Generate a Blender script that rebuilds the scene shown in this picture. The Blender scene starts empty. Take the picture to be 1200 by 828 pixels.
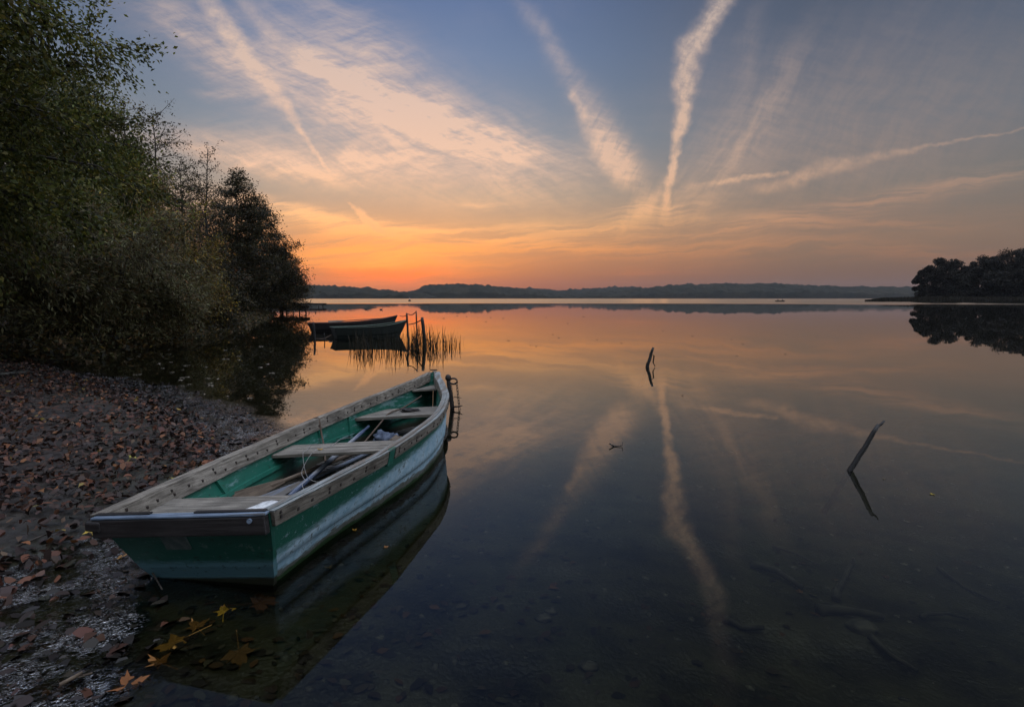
import bpy, math, random
import numpy as np
from mathutils import Vector, Matrix

sc = bpy.context.scene
COL = sc.collection
rng = np.random.default_rng(7)
random.seed(7)
R = math.radians

# ------------------------------------------------------------------ camera frame
F_PX, CX, CY, CAM_H = 667.0, 600.0, 414.0, 1.7
PITCH = math.atan(65 / F_PX)

def ray(px, py):
    up = -(py - CY) / F_PX
    return np.array([(px - CX) / F_PX, math.cos(PITCH) + up * math.sin(PITCH), -math.sin(PITCH) + up * math.cos(PITCH)])

def at(px, Y, z=0.0):
    """ground point seen in column px at distance Y"""
    return ((px - CX) / F_PX * Y, Y, z)

def hgt(py, Y):
    """height of something seen at row py at distance Y"""
    return CAM_H + (349 - py) / F_PX * Y

# ------------------------------------------------------------------ object helpers
def tag(o, label=None, cat=None, group=None, kind=None):
    if label: o['label'] = label
    if cat: o['category'] = cat
    if group: o['group'] = group
    if kind: o['kind'] = kind
    return o

def empty(name, loc=(0, 0, 0), rot=(0, 0, 0), **kw):
    o = bpy.data.objects.new(name, None)
    COL.objects.link(o)
    o.location = loc
    o.rotation_euler = rot
    o.empty_display_size = 0.1
    return tag(o, **kw)

def link_mesh(name, me, mats, parent=None):
    o = bpy.data.objects.new(name, me)
    COL.objects.link(o)
    for m in (mats if isinstance(mats, (list, tuple)) else [mats]):
        me.materials.append(m)
    if parent is not None:
        o.parent = parent
    return o

def np_mesh(name, verts, quads, mats, parent=None, smooth=False, tint=None):
    """fast mesh of equal sized faces, optional per point tint colour"""
    verts = np.asarray(verts, np.float32); quads = np.asarray(quads, np.int32)
    me = bpy.data.meshes.new(name)
    n = quads.shape[1]
    me.vertices.add(len(verts)); me.vertices.foreach_set('co', verts.ravel())
    me.loops.add(quads.size); me.loops.foreach_set('vertex_index', quads.ravel())
    me.polygons.add(len(quads))
    me.polygons.foreach_set('loop_start', np.arange(0, quads.size, n, dtype=np.int32))
    me.polygons.foreach_set('loop_total', np.full(len(quads), n, np.int32))
    if smooth:
        me.polygons.foreach_set('use_smooth', np.ones(len(quads), bool))
    me.update(calc_edges=True)
    if tint is not None:
        a = me.attributes.new('tint', 'FLOAT_COLOR', 'POINT')
        c = np.ones((len(verts), 4), np.float32); c[:, :3] = tint
        a.data.foreach_set('color', c.ravel())
    return link_mesh(name, me, mats, parent)

class MB:
    """collects boxes, tubes and sweeps; build() links them as one mesh"""
    def __init__(s): s.v = []; s.f = []; s.m = []
    def add(s, vs, fs, mi=0):
        k = len(s.v); s.v += [tuple(map(float, v)) for v in vs]
        s.f += [tuple(i + k for i in f) for f in fs]; s.m += [mi] * len(fs)
    def box(s, c, size, rot=None, mi=0):
        hx, hy, hz = (x / 2 for x in size)
        vs = [Vector((sx * hx, sy * hy, sz * hz)) for sz in (-1, 1) for sx, sy in ((-1, -1), (1, -1), (1, 1), (-1, 1))]
        if rot is not None: vs = [rot @ v for v in vs]
        vs = [v + Vector(c) for v in vs]
        s.add(vs, [(3, 2, 1, 0), (4, 5, 6, 7), (0, 1, 5, 4), (1, 2, 6, 5), (2, 3, 7, 6), (3, 0, 4, 7)], mi)
    def sweep(s, rings, mi=0, caps=True):
        """rings: list of rings of the same number of points"""
        n = len(rings[0]); vs = [p for r in rings for p in r]; fs = []
        for i in range(len(rings) - 1):
            for j in range(n):
                k = (j + 1) % n
                fs.append((i * n + j, i * n + k, (i + 1) * n + k, (i + 1) * n + j))
        if caps:
            fs.append(tuple(range(n - 1, -1, -1))); fs.append(tuple((len(rings) - 1) * n + j for j in range(n)))
        s.add(vs, fs, mi)
    def tube(s, pts, rad, n=8, mi=0, caps=True):
        pts = [Vector(p) for p in pts]
        if not isinstance(rad, (list, tuple)): rad = [rad] * len(pts)
        rings = []
        for i, p in enumerate(pts):
            d = (pts[min(i + 1, len(pts) - 1)] - pts[max(i - 1, 0)]).normalized()
            a = d.orthogonal().normalized() if abs(d.z) > .95 else Vector((0, 0, 1)).cross(d).normalized()
            b = d.cross(a).normalized()
            rings.append([p + (a * math.cos(2 * math.pi * k / n) + b * math.sin(2 * math.pi * k / n)) * rad[i] for k in range(n)])
        s.sweep(rings, mi, caps)
    def build(s, name, mats, parent=None, smooth=False, bevel=0):
        me = bpy.data.meshes.new(name); me.from_pydata(s.v, [], s.f); me.update()
        me.polygons.foreach_set('material_index', s.m)
        if smooth: me.polygons.foreach_set('use_smooth', [True] * len(s.f))
        o = link_mesh(name, me, mats, parent)
        if bevel:
            b = o.modifiers.new('Bevel', 'BEVEL'); b.width = bevel; b.segments = 2; b.limit_method = 'ANGLE'; b.angle_limit = R(40)
        return o

def pchip(xs, ys, x):
    """smooth interpolation through knots without overshoot"""
    xs = np.asarray(xs, float); ys = np.asarray(ys, float); x = np.asarray(x, float)
    h = np.diff(xs); dl = np.diff(ys) / h
    d = np.zeros_like(ys); d[0] = dl[0]; d[-1] = dl[-1]
    for i in range(1, len(xs) - 1):
        if dl[i - 1] * dl[i] > 0:
            w1 = 2 * h[i] + h[i - 1]; w2 = h[i] + 2 * h[i - 1]
            d[i] = (w1 + w2) / (w1 / dl[i - 1] + w2 / dl[i])
    i = np.clip(np.searchsorted(xs, x) - 1, 0, len(h) - 1)
    t = (x - xs[i]) / h[i]
    return (2*t**3 - 3*t**2 + 1) * ys[i] + (t**3 - 2*t**2 + t) * h[i] * d[i] + (-2*t**3 + 3*t**2) * ys[i+1] + (t**3 - t**2) * h[i] * d[i+1]

# ------------------------------------------------------------------ node helpers
class Sx:
    """a socket wrapped so that shader maths reads like maths"""
    nt = None
    def __init__(s, k): s.k = k
    @staticmethod
    def w(x): return x if isinstance(x, Sx) else Sx(x)
    def _m(op, *a, clamp=False):
        n = Sx.nt.nodes.new('ShaderNodeMath'); n.operation = op; n.use_clamp = clamp
        for i, x in enumerate(a):
            x = Sx.w(x).k
            if isinstance(x, (int, float)): n.inputs[i].default_value = x
            else: Sx.nt.links.new(x, n.inputs[i])
        return Sx(n.outputs[0])
    def __add__(s, o): return Sx._m('ADD', s, o)
    __radd__ = __add__
    def __sub__(s, o): return Sx._m('SUBTRACT', s, o)
    def __rsub__(s, o): return Sx._m('SUBTRACT', o, s)
    def __mul__(s, o): return Sx._m('MULTIPLY', s, o)
    __rmul__ = __mul__
    def __truediv__(s, o): return Sx._m('DIVIDE', s, o)
    def __rtruediv__(s, o): return Sx._m('DIVIDE', o, s)

def mx(op, *a, clamp=False): return Sx._m(op, *a, clamp=clamp)
def set_in(sock, v):
    if isinstance(v, Sx): v = v.k
    if isinstance(v, bpy.types.NodeSocket): Sx.nt.links.new(v, sock)
    else:
        if sock.type == 'RGBA' and len(v) == 3: v = (*v, 1)
        sock.default_value = v
def sstep(x, a, b):
    n = Sx.nt.nodes.new('ShaderNodeMapRange'); n.interpolation_type = 'SMOOTHSTEP'
    for i, v in enumerate((x, a, b, 0.0, 1.0)): set_in(n.inputs[i], v)
    return Sx(n.outputs[0])
def comb(x, y, z=0.0):
    n = Sx.nt.nodes.new('ShaderNodeCombineXYZ')
    for i, v in enumerate((x, y, z)): set_in(n.inputs[i], v)
    return Sx(n.outputs[0])
def sep(v):
    n = Sx.nt.nodes.new('ShaderNodeSeparateXYZ'); set_in(n.inputs[0], v)
    return [Sx(o) for o in n.outputs]
def noise(vec, scale=1.0, detail=4.0, rough=.55, color=False, dist=0.0):
    n = Sx.nt.nodes.new('ShaderNodeTexNoise')
    if vec is not None: set_in(n.inputs['Vector'], vec)
    set_in(n.inputs['Scale'], scale); set_in(n.inputs['Detail'], detail); set_in(n.inputs['Roughness'], rough); set_in(n.inputs['Distortion'], dist)
    return Sx(n.outputs['Color' if color else 'Fac'])
def mixc(f, a, b, mode='MIX'):
    n = Sx.nt.nodes.new('ShaderNodeMix'); n.data_type = 'RGBA'; n.blend_type = mode; n.clamp_factor = True
    set_in(n.inputs[0], f); set_in(n.inputs[6], a); set_in(n.inputs[7], b)
    return Sx(n.outputs[2])
def ramp(f, stops):
    n = Sx.nt.nodes.new('ShaderNodeValToRGB'); e = n.color_ramp.elements
    while len(e) < len(stops): e.new(.5)
    for k, (p, c) in zip(e, stops): k.position = p
    for k, (p, c) in zip(e, stops): k.color = (*c, 1) if len(c) == 3 else c
    set_in(n.inputs[0], f)
    return Sx(n.outputs[0])
def vmath(op, a, b):
    n = Sx.nt.nodes.new('ShaderNodeVectorMath'); n.operation = op
    set_in(n.inputs[0], a)
    if op == 'SCALE': set_in(n.inputs['Scale'], b)
    else: set_in(n.inputs[1], b)
    return Sx(n.outputs[0])
def tex(out):
    n = Sx.nt.nodes.new('ShaderNodeTexCoord'); return Sx(n.outputs[out])
def attr(name, out='Color'):
    n = Sx.nt.nodes.new('ShaderNodeAttribute'); n.attribute_name = name; return Sx(n.outputs[out])
def bump(h, strength=.5, dist=.01):
    n = Sx.nt.nodes.new('ShaderNodeBump'); set_in(n.inputs['Height'], h); set_in(n.inputs['Strength'], strength); set_in(n.inputs['Distance'], dist)
    return Sx(n.outputs[0])
def new_mat(name):
    m = bpy.data.materials.new(name); m.use_nodes = True
    Sx.nt = m.node_tree; m.node_tree.nodes.clear()
    return m
def finish(shader):
    o = Sx.nt.nodes.new('ShaderNodeOutputMaterial'); Sx.nt.links.new(shader.k, o.inputs[0])
def principled(color, rough=.6, normal=None, spec=.5, metal=0.0):
    n = Sx.nt.nodes.new('ShaderNodeBsdfPrincipled')
    set_in(n.inputs['Base Color'], color); set_in(n.inputs['Roughness'], rough); set_in(n.inputs['Metallic'], metal)
    set_in(n.inputs['Specular IOR Level'], spec)
    if normal is not None: set_in(n.inputs['Normal'], normal)
    return Sx(n.outputs[0])
def mixs(f, a, b):
    n = Sx.nt.nodes.new('ShaderNodeMixShader'); set_in(n.inputs[0], f)
    Sx.nt.links.new(a.k, n.inputs[1]); Sx.nt.links.new(b.k, n.inputs[2]); return Sx(n.outputs[0])

def srgb(r, g, b):
    f = lambda c: (c / 12.92 if c <= .04045 else ((c + .055) / 1.055) ** 2.4)
    return tuple(f(c / 255) for c in (r, g, b))

# ------------------------------------------------------------------ materials
def m_noisy(name, c1, c2, rough=.7, scale=20, bumpd=.004, stretch=(1, 1, 1), detail=6):
    m = new_mat(name)
    v = vmath('MULTIPLY', tex('Object'), stretch)
    n1 = noise(v, scale, detail)
    finish(principled(mixc(sstep(n1, .35, .65), c1, c2), rough, bump(n1, .6, bumpd)))
    return m

def m_wood(name, c1, c2, axis='y', rough=.75, wear=None):
    m = new_mat(name)
    st = {'y': (30, 1.5, 30), 'x': (1.5, 30, 30), 'z': (30, 30, 1.5)}[axis]
    p = tex('Object')
    g = noise(vmath('MULTIPLY', p, st), 1.6, 8, .65)
    big = noise(p, 3.5, 3)
    c = mixc(sstep(g, .3, .72), c1, c2)
    c = mixc(sstep(big, .35, .7) * .55, c, tuple(x * .45 for x in c1))
    crack = noise(vmath('MULTIPLY', p, tuple(1.7 * k if k > 2 else k * .8 for k in st)), 1.3, 4, .6)
    c = mixc(sstep(mx('ABSOLUTE', crack - .5), .012, .0) * .75, c, tuple(x * .18 for x in c1))
    spots = noise(p, 40, 6, .7)
    c = mixc(sstep(spots, .60, .68) * .6, c, tuple(x * .35 for x in c1))
    if wear:
        w = noise(vmath('MULTIPLY', p, tuple(.35 * s for s in st)), 2.2, 6, .7)
        c = mixc(sstep(w, .47, .56), c, wear)
    finish(principled(c, rough, bump(g, .7, .004), .35))
    return m

def m_hull():
    m = new_mat('worn_green_and_blue_paint')
    p = tex('Object'); x, y, z = sep(p)
    st = noise(vmath('MULTIPLY', p, (1, 1.8, 9)), 2.0, 8, .7)
    fine = noise(vmath('MULTIPLY', p, (5, 9, 34)), 2.0, 5, .7)
    blot = noise(p, 7, 6, .65)
    lim = .17 + y * .062
    zz = z + (st - .5) * .17 + (fine - .5) * .05
    green = mixc(blot, (.006, .060, .040), (.014, .11, .072))
    pale = mixc(sstep(blot, .3, .7), (.25, .42, .52), (.48, .63, .71))
    pale = mixc(sstep(fine, .54, .72) * .6, pale, (.10, .20, .22))
    worn = sstep(lim + .03 - zz, -.02, .06)
    c = mixc(worn, green, pale)
    ln = mx('ABSOLUTE', z - (.1165 + .004 * y))
    c = mixc(sstep(ln, .006, .002) * .75, c, (.03, .06, .065))
    chip = noise(p, 26, 9, .74); scr = noise(vmath('MULTIPLY', p, (6, 5, 90)), 2.0, 6, .75); drip = noise(vmath('MULTIPLY', p, (1, 22, 2.2)), 2.0, 6, .7)
    c = mixc(sstep(chip + (st - .5) * .5, .60, .64) * (1 - worn) * .8, c, (.20, .29, .30))
    c = mixc(sstep(chip + (blot - .5) * .5, .57, .63) * worn * .85, c, (.07, .095, .09))
    c = mixc(sstep(scr + (blot - .5) * .4, .60, .66) * .55, c, (.03, .055, .05))
    c = mixc(sstep(drip, .54, .70) * worn * .5, c, (.11, .12, .095))
    rust = sstep(.068 - zz + (blot - .5) * .05 + y * .004, 0, .03)
    c = mixc(rust * .85, c, (.075, .055, .022))
    alg = sstep(.018 - zz + (blot - .5) * .02, 0, .02)
    c = mixc(alg, c, (.018, .045, .014))
    finish(principled(c, .40 + chip * .35, bump(st * .3 + fine * .4 + chip * .8, .7, .006), .3))
    return m

def m_lining():
    m = new_mat('green_inside_paint')
    p = tex('Object'); x, y, z = sep(p)
    st = noise(vmath('MULTIPLY', p, (1, 1.1, 6)), 2.2, 8, .7)
    fine = noise(vmath('MULTIPLY', p, (4, 6, 24)), 2.0, 5, .7)
    c = mixc(st, (.008, .085, .058), (.016, .15, .10))
    c = mixc(sstep(st + (fine - .5) * .5 + y * .014, .58, .70) * .8, c, (.16, .27, .27))
    chip = noise(p, 22, 9, .74)
    c = mixc(sstep(chip + (st - .5) * .4, .60, .66) * .6, c, (.17, .22, .20))
    c = mixc(sstep(chip + (fine - .5) * .4, .44, .36) * .6, c, (.02, .03, .022))
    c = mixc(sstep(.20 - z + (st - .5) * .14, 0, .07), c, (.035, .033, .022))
    finish(principled(c, .5, bump(fine, .5, .003), .4))
    return m

def m_transom():
    m = new_mat('dark_green_transom_paint')
    p = tex('Object'); x, y, z = sep(p)
    st = noise(vmath('MULTIPLY', p, (2, 8, 12)), 2.2, 8, .7)
    fine = noise(vmath('MULTIPLY', p, (9, 20, 40)), 2.0, 5, .7)
    c = mixc(st, (.006, .058, .040), (.012, .095, .066))
    c = mixc(sstep(.165 - z + (st - .5) * .05 + (fine - .5) * .06, -.02, .03) * .8, c, (.12, .24, .28))
    chip = noise(p, 24, 9, .74)
    c = mixc(sstep(chip + (st - .5) * .5, .60, .65) * .6, c, (.13, .18, .165))
    c = mixc(sstep(chip + (fine - .5) * .5, .42, .36) * .7, c, (.012, .018, .014))
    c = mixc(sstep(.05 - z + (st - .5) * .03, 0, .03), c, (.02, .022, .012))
    finish(principled(c, .5, bump(st, .5, .004), .4))
    return m

def m_leaves(name, trans=.35, rough=.6, spec=.3):
    m = new_mat(name)
    c = attr('tint')
    d = principled(c, rough, None, spec)
    if trans:
        t = Sx.nt.nodes.new('ShaderNodeBsdfTranslucent'); set_in(t.inputs[0], c)
        d = mixs(trans, d, Sx(t.outputs[0]))
    finish(d)
    return m

M = {}
M['rail'] = m_wood('weathered_grey_rail_wood', (.085, .072, .056), (.31, .275, .225))
M['thwart'] = m_wood('weathered_grey_thwart_wood', (.085, .075, .06), (.33, .30, .25), 'x')
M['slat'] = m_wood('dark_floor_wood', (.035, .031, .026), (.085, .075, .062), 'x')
M['cap'] = m_wood('pale_blue_flaking_rail_top', (.15, .165, .16), (.31, .34, .335), 'y', .6, (.13, .115, .095))
M['transom_cap'] = m_wood('wet_dark_cap_wood', (.014, .012, .012), (.038, .034, .033), 'x', .4)
M['cap_top'] = m_wood('faded_blue_cap_top', (.10, .14, .20), (.24, .30, .38), 'x', .4, (.06, .06, .06))
M['nail'] = m_noisy('rusty_nail_iron', (.012, .009, .008), (.03, .018, .012), .6, 60)
M['hull'] = m_hull(); M['lining'] = m_lining(); M['transom'] = m_transom()
M['plate'] = m_noisy('scuffed_grey_green_plate', (.05, .075, .068), (.10, .12, .11), .6, 18)
M['oar_wood'] = m_wood('bare_brown_oar_wood', (.085, .06, .04), (.20, .15, .105), 'y', .65)
M['oar_blue'] = m_wood('flaking_blue_oar_paint', (.09, .115, .16), (.21, .24, .28), 'y', .7, (.10, .09, .078))
M['pole_blue'] = m_wood('blue_pole_paint', (.055, .08, .15), (.14, .18, .27), 'y', .6, (.26, .27, .29))
M['rope'] = m_noisy('brown_rope', (.055, .036, .025), (.12, .08, .055), .9, 120, .002)
M['string'] = m_noisy('pale_twine', (.20, .19, .18), (.32, .31, .30), .9, 120, .001)
M['cloth'] = m_noisy('blue_grey_cloth', (.04, .055, .09), (.12, .15, .21), .85, 14)
M['paper'] = m_noisy('weathered_white_sheet', (.42, .43, .42), (.66, .67, .66), .7, 30)
M['iron'] = m_noisy('rusted_dark_iron', (.006, .005, .0045), (.018, .012, .009), .7, 40)
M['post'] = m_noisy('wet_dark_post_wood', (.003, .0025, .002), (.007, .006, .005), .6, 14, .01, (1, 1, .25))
M['bark'] = m_noisy('brown_bark', (.022, .018, .014), (.06, .05, .04), .9, 9, .03, (1, 1, .3))
M['leaf'] = m_leaves('tree_leaves')
M['litter'] = m_leaves('fallen_leaves', .12, .62, .3)
M['wet_litter'] = m_leaves('wet_fallen_leaves', 0, .45, .25)
M['sunk_leaf'] = m_leaves('sunken_leaves', 0, .7, .1)
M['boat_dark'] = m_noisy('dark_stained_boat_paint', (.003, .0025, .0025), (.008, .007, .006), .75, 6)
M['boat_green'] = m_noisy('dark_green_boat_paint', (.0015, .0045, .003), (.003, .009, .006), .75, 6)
M['boat_rim'] = m_noisy('pale_green_boat_rim', (.05, .08, .06), (.10, .14, .11), .6, 12)
M['boat_red'] = m_noisy('dull_red_boat_rim', (.06, .028, .022), (.12, .055, .042), .6, 12)
M['jetty'] = m_wood('grey_jetty_planks', (.06, .052, .045), (.16, .14, .12), 'y', .8)
M['stone'] = m_noisy('lake_stone', (.022, .022, .018), (.075, .072, .056), .7, 9)
M['coat'] = m_noisy('dark_coat_cloth', (.015, .015, .018), (.03, .03, .034), .9, 20)
M['feather'] = m_noisy('dark_feathers', (.012, .011, .010), (.04, .036, .03), .8, 30)
M['reed'] = m_leaves('reed_blades', .25, .7, .3)

def m_forest():
    m = new_mat('distant_forest')
    p = tex('Object')
    n1 = noise(p, .06, 4, .6); n2 = noise(p, .012, 2)
    c = mixc(sstep(n1, .3, .7), (.006, .008, .004), (.017, .017, .009))
    c = mixc(sstep(n2, .45, .65) * .5, c, (.03, .024, .012))
    finish(principled(c, .95, None, .1)); return m
M['forest'] = m_forest()

def m_ground():
    m = new_mat('shore_mud_and_lake_bed')
    p = tex('Object'); x, y, z = sep(p)
    n1 = noise(p, 2.2, 8, .65); n2 = noise(p, 14, 6, .7); n3 = noise(vmath('MULTIPLY', p, (1, 1, 1)), .5, 3)
    peb = Sx.nt.nodes.new('ShaderNodeTexVoronoi'); set_in(peb.inputs['Scale'], 34.0); set_in(peb.inputs['Vector'], vmath('ADD', p, vmath('SCALE', noise(p, 8, 2, .5, True), .06)))
    pv = Sx(peb.outputs['Distance']); pc = sep(Sx(peb.outputs['Color']))[0]
    bed = mixc(sstep(n1 * .6 + noise(p, .9, 6, .6, False, .8) * .4, .38, .60), (.009, .009, .006), (.046, .045, .027))
    bed = mixc(sstep(pc, .6, .95) * sstep(.5 - pv, .1, .3) * .7, bed, (.06, .057, .045))
    bed = mixc(sstep(n2, .56, .7) * .7, bed, (.010, .009, .007))
    bed = mixc(sstep(n3, .5, .68) * .6, bed, (.04, .044, .022))
    land = mixc(sstep(n2, .35, .66), (.009, .006, .005), (.024, .016, .011))
    land = mixc(sstep(n1, .5, .7) * .5, land, (.034, .02, .012))
    wet = sstep(z, -.02, .10)
    c = mixc(wet, bed, land)
    finish(principled(c, .28 + wet * .5, bump(n2 * .6 + n1 * 2.0 + (.5 - pv) * .3, .7, .014), .45)); return m
M['ground'] = m_ground()

# shoreline: x of the water's edge at each y (land lies at smaller x)
SY = np.array([-3000, -40, -6, -1.0, 1.0, 2.2, 3.2, 4.5, 5.8, 7.4, 9.0, 11.2, 12.4, 13.4, 14.5, 17, 22, 30, 36.8, 50, 67, 80, 120, 160, 4000.])
SXX = np.array([1800, 60, 5.0, .4, -.9, -1.55, -2.05, -2.65, -3.05, -3.9, -5.3, -7.6, -9.3, -10.8, -11.9, -12.5, -13.2, -15.2, -17.6, -22.0, -28.5, -36, -62, -92, -3200.])
def shore_d(x, y):
    """signed distance-like value: positive on land, metres"""
    xs = np.interp(y, SY, SXX)
    sl = np.interp(y, (SY[1:] + SY[:-1]) / 2, np.diff(SXX) / np.diff(SY))
    return (xs - x) / np.sqrt(1 + sl ** 2)

def vnoise(x, y, s, seed=0):
    """smooth value noise, vectorised"""
    x = np.asarray(x) / s + 31.7 * seed; y = np.asarray(y) / s + 17.3 * seed
    xi = np.floor(x).astype(np.int64); yi = np.floor(y).astype(np.int64)
    fx = x - xi; fy = y - yi; fx = fx * fx * (3 - 2 * fx); fy = fy * fy * (3 - 2 * fy)
    def h(a, b):
        n = (a * 374761393 + b * 668265263 + seed * 974634777) & 0x7fffffff
        n = ((n ^ (n >> 13)) * 1274126177) & 0x7fffffff
        return ((n ^ (n >> 16)) & 0xffff) / 65535.0
    return (h(xi, yi) * (1 - fx) + h(xi + 1, yi) * fx) * (1 - fy) + (h(xi, yi + 1) * (1 - fx) + h(xi + 1, yi + 1) * fx) * fy

MUSH_Y = [1.2, 2.2, 3.2, 4.0, 5.5, 8.0, 11.0, 14.0, 16.0]
def mush_w(y): return np.interp(y, MUSH_Y, [1.9, 1.7, 1.1, .5, .15, .5, .6, .3, 0.])
def mush_o(y): return np.interp(y, MUSH_Y, [.05, .08, .1, .25, .5, .8, .6, .3, .0])
def ground_z(x, y):
    d = shore_d(x, y)
    wm = mush_w(y); e = d - wm
    land = np.where(e < 0, -.010 + 0 * d, np.where(e < 1.0, .02 * np.minimum(e * 8, 1) + .05 * e, np.where(e < 5, .07 + .10 * (e - 1.0), .47 + .16 * (e - 5))))
    land = np.minimum(land, 3.2)
    dw = -d
    bed = np.where(dw < .9, -.010 - .07 * dw, np.where(dw < 6, -.073 - .085 * (dw - .9), -.5065 - .11 * (dw - 6)))
    bed = np.maximum(bed, -2.6)
    z = np.where(d > 0, land, bed)
    amp = np.where((d > -mush_o(y)) & (d < mush_w(y)), .016, np.clip(np.abs(d) * .035, .014, .09))
    near = np.exp(-np.hypot(x, y) / 60)
    z = z + amp * (vnoise(x, y, 1.1, 1) - .5) + amp * .5 * (vnoise(x, y, .35, 2) - .5) * near + .02 * (vnoise(x, y, .16, 3) - .5) * near
    return z

def sheet_axis(lo, hi, fine_lo, fine_hi, step, grow=1.09):
    a = list(np.arange(fine_lo, fine_hi + 1e-6, step))
    s = step
    while a[-1] < hi: s *= grow; a.append(a[-1] + s)
    s = step; b = []
    t = fine_lo
    while t > lo: s *= grow; t -= s; b.append(t)
    return np.array(b[::-1] + a)

def grid_mesh(name, xs, ys, zf, mat, smooth=True):
    X, Y = np.meshgrid(xs, ys)
    Z = zf(X, Y)
    v = np.stack([X, Y, Z], -1).reshape(-1, 3)
    nx, ny = len(xs), len(ys)
    i = (np.arange(ny - 1)[:, None] * nx + np.arange(nx - 1)[None]).ravel()
    q = np.stack([i, i + 1, i + nx + 1, i + nx], 1)
    return np_mesh(name, v, q, mat, None, smooth)

gx = sheet_axis(-6000, 6000, -14, 6, .06)
gy = sheet_axis(-3000, 7000, 1.2, 15, .06)
g = grid_mesh('ground', gx, gy, ground_z, M['ground'])
tag(g, 'dark wet shore mud sloping down into the shallow lake bed', kind='structure')

# ------------------------------------------------------------------ water
def m_water():
    m = new_mat('lake_water')
    gp = Sx.nt.nodes.new('ShaderNodeNewGeometry'); p = Sx(gp.outputs['Position'])
    x, y, z = sep(p)
    r = mx('SQRT', x * x + y * y)
    sh = attr('shore', 'Fac')
    amp_far = sstep(r + (noise(comb(x * .004, y * .02), 1.0, 2) - .5) * 60, 172, 205) * .10
    amp_mid = .0035 + sstep(r, 15, 110) * .009
    patch = noise(comb(x * .02, y * .06), 1.0, 3)
    amp = amp_mid * (.2 + sstep(patch, .35, .7) * 1.5) + amp_far * .3
    n1 = noise(comb(x * 1.2, y * 2.4, 0.0), 1.0, 3, .5, True)
    n2 = noise(comb(x * 11, y * 14, 3.0), 1.0, 3, .6, True)
    n3 = noise(comb(x * 24, y * 24, 3.0), 1.0, 2, .6, True, 1.2)
    v = vmath('SUBTRACT', n1, (.5, .5, .5))
    v = vmath('SCALE', v, amp)
    v2 = vmath('SCALE', vmath('SUBTRACT', n3, (.5, .5, .5)), sh * .35)
    v3 = vmath('SCALE', vmath('SUBTRACT', n2, (.5, .5, .5)), amp * .35)
    # on ruffled far water only the facets turned towards the viewer are seen
    face = comb(x / r * -1.0, y / r * -1.0, 0.0)
    v4 = vmath('SCALE', face, amp_far * (.25 + 1.0 * sep(n1)[0]))
    v = vmath('MULTIPLY', vmath('ADD', vmath('ADD', vmath('ADD', v, v2), v3), v4), (1, 1, 0))
    # menisci: thin curved ridges of water between the soaked leaves
    rn = noise(comb(x * 17, y * 17, 1.0), 1.0, 2, .5, False, 1.6)
    rn2 = noise(comb(x * 31, y * 31, 7.0), 1.0, 1, .5, False, 1.0)
    mpatch = sstep(noise(comb(x * 2.6, y * 2.6, 9.0), 1.0, 4, .65), .44, .60) * sh * (1 - sstep(r, 6, 11) * .6)
    ridge = (sstep(mx('ABSOLUTE', rn - .5), .085, .0) + sstep(mx('ABSOLUTE', rn2 - .5), .05, .0) * .3) * (.12 + mpatch * 1.0)
    bn = vmath('SCALE', vmath('SUBTRACT', bump(ridge, 1.0, .008), (0, 0, 1)), sh)
    v = vmath('ADD', v, bn)
    nn = Sx.nt.nodes.new('ShaderNodeVectorMath'); nn.operation = 'NORMALIZE'
    set_in(nn.inputs[0], vmath('ADD', v, (0, 0, 1))); nrm = Sx(nn.outputs[0])
    fr = Sx.nt.nodes.new('ShaderNodeFresnel'); set_in(fr.inputs['IOR'], mpatch * 1.7 + 1.40)
    Sx.nt.links.new(nrm.k, fr.inputs['Normal'])
    gl = Sx.nt.nodes.new('ShaderNodeBsdfGlossy'); gl.inputs['Roughness'].default_value = 0.0
    set_in(gl.inputs['Color'], (1, 1, 1)); Sx.nt.links.new(nrm.k, gl.inputs['Normal'])
    tr = Sx.nt.nodes.new('ShaderNodeBsdfTransparent'); set_in(tr.inputs[0], (.50, .50, .40))
    finish(mixs(Sx(fr.outputs[0]), Sx(tr.outputs[0]), Sx(gl.outputs[0])))
    return m
M['water'] = m_water()
wx = sheet_axis(-6000, 6000, -14, 4, .12, 1.15); wy = sheet_axis(-3000, 7000, 1.2, 15, .12, 1.15)
w = grid_mesh('water', wx, wy, lambda X, Y: X * 0, M['water'])
X, Y = np.meshgrid(wx, wy)
d = shore_d(X, Y)
sh = np.clip((d + mush_o(Y) + .5 * (vnoise(X, Y, .5, 5) - .5)) / .35, 0, 1) * (Y < 16) * (Y > -2)
a = w.data.attributes.new('shore', 'FLOAT', 'POINT'); a.data.foreach_set('value', sh.astype(np.float32).ravel())
tag(w, 'calm lake water mirroring the sunset sky', kind='structure')

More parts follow.
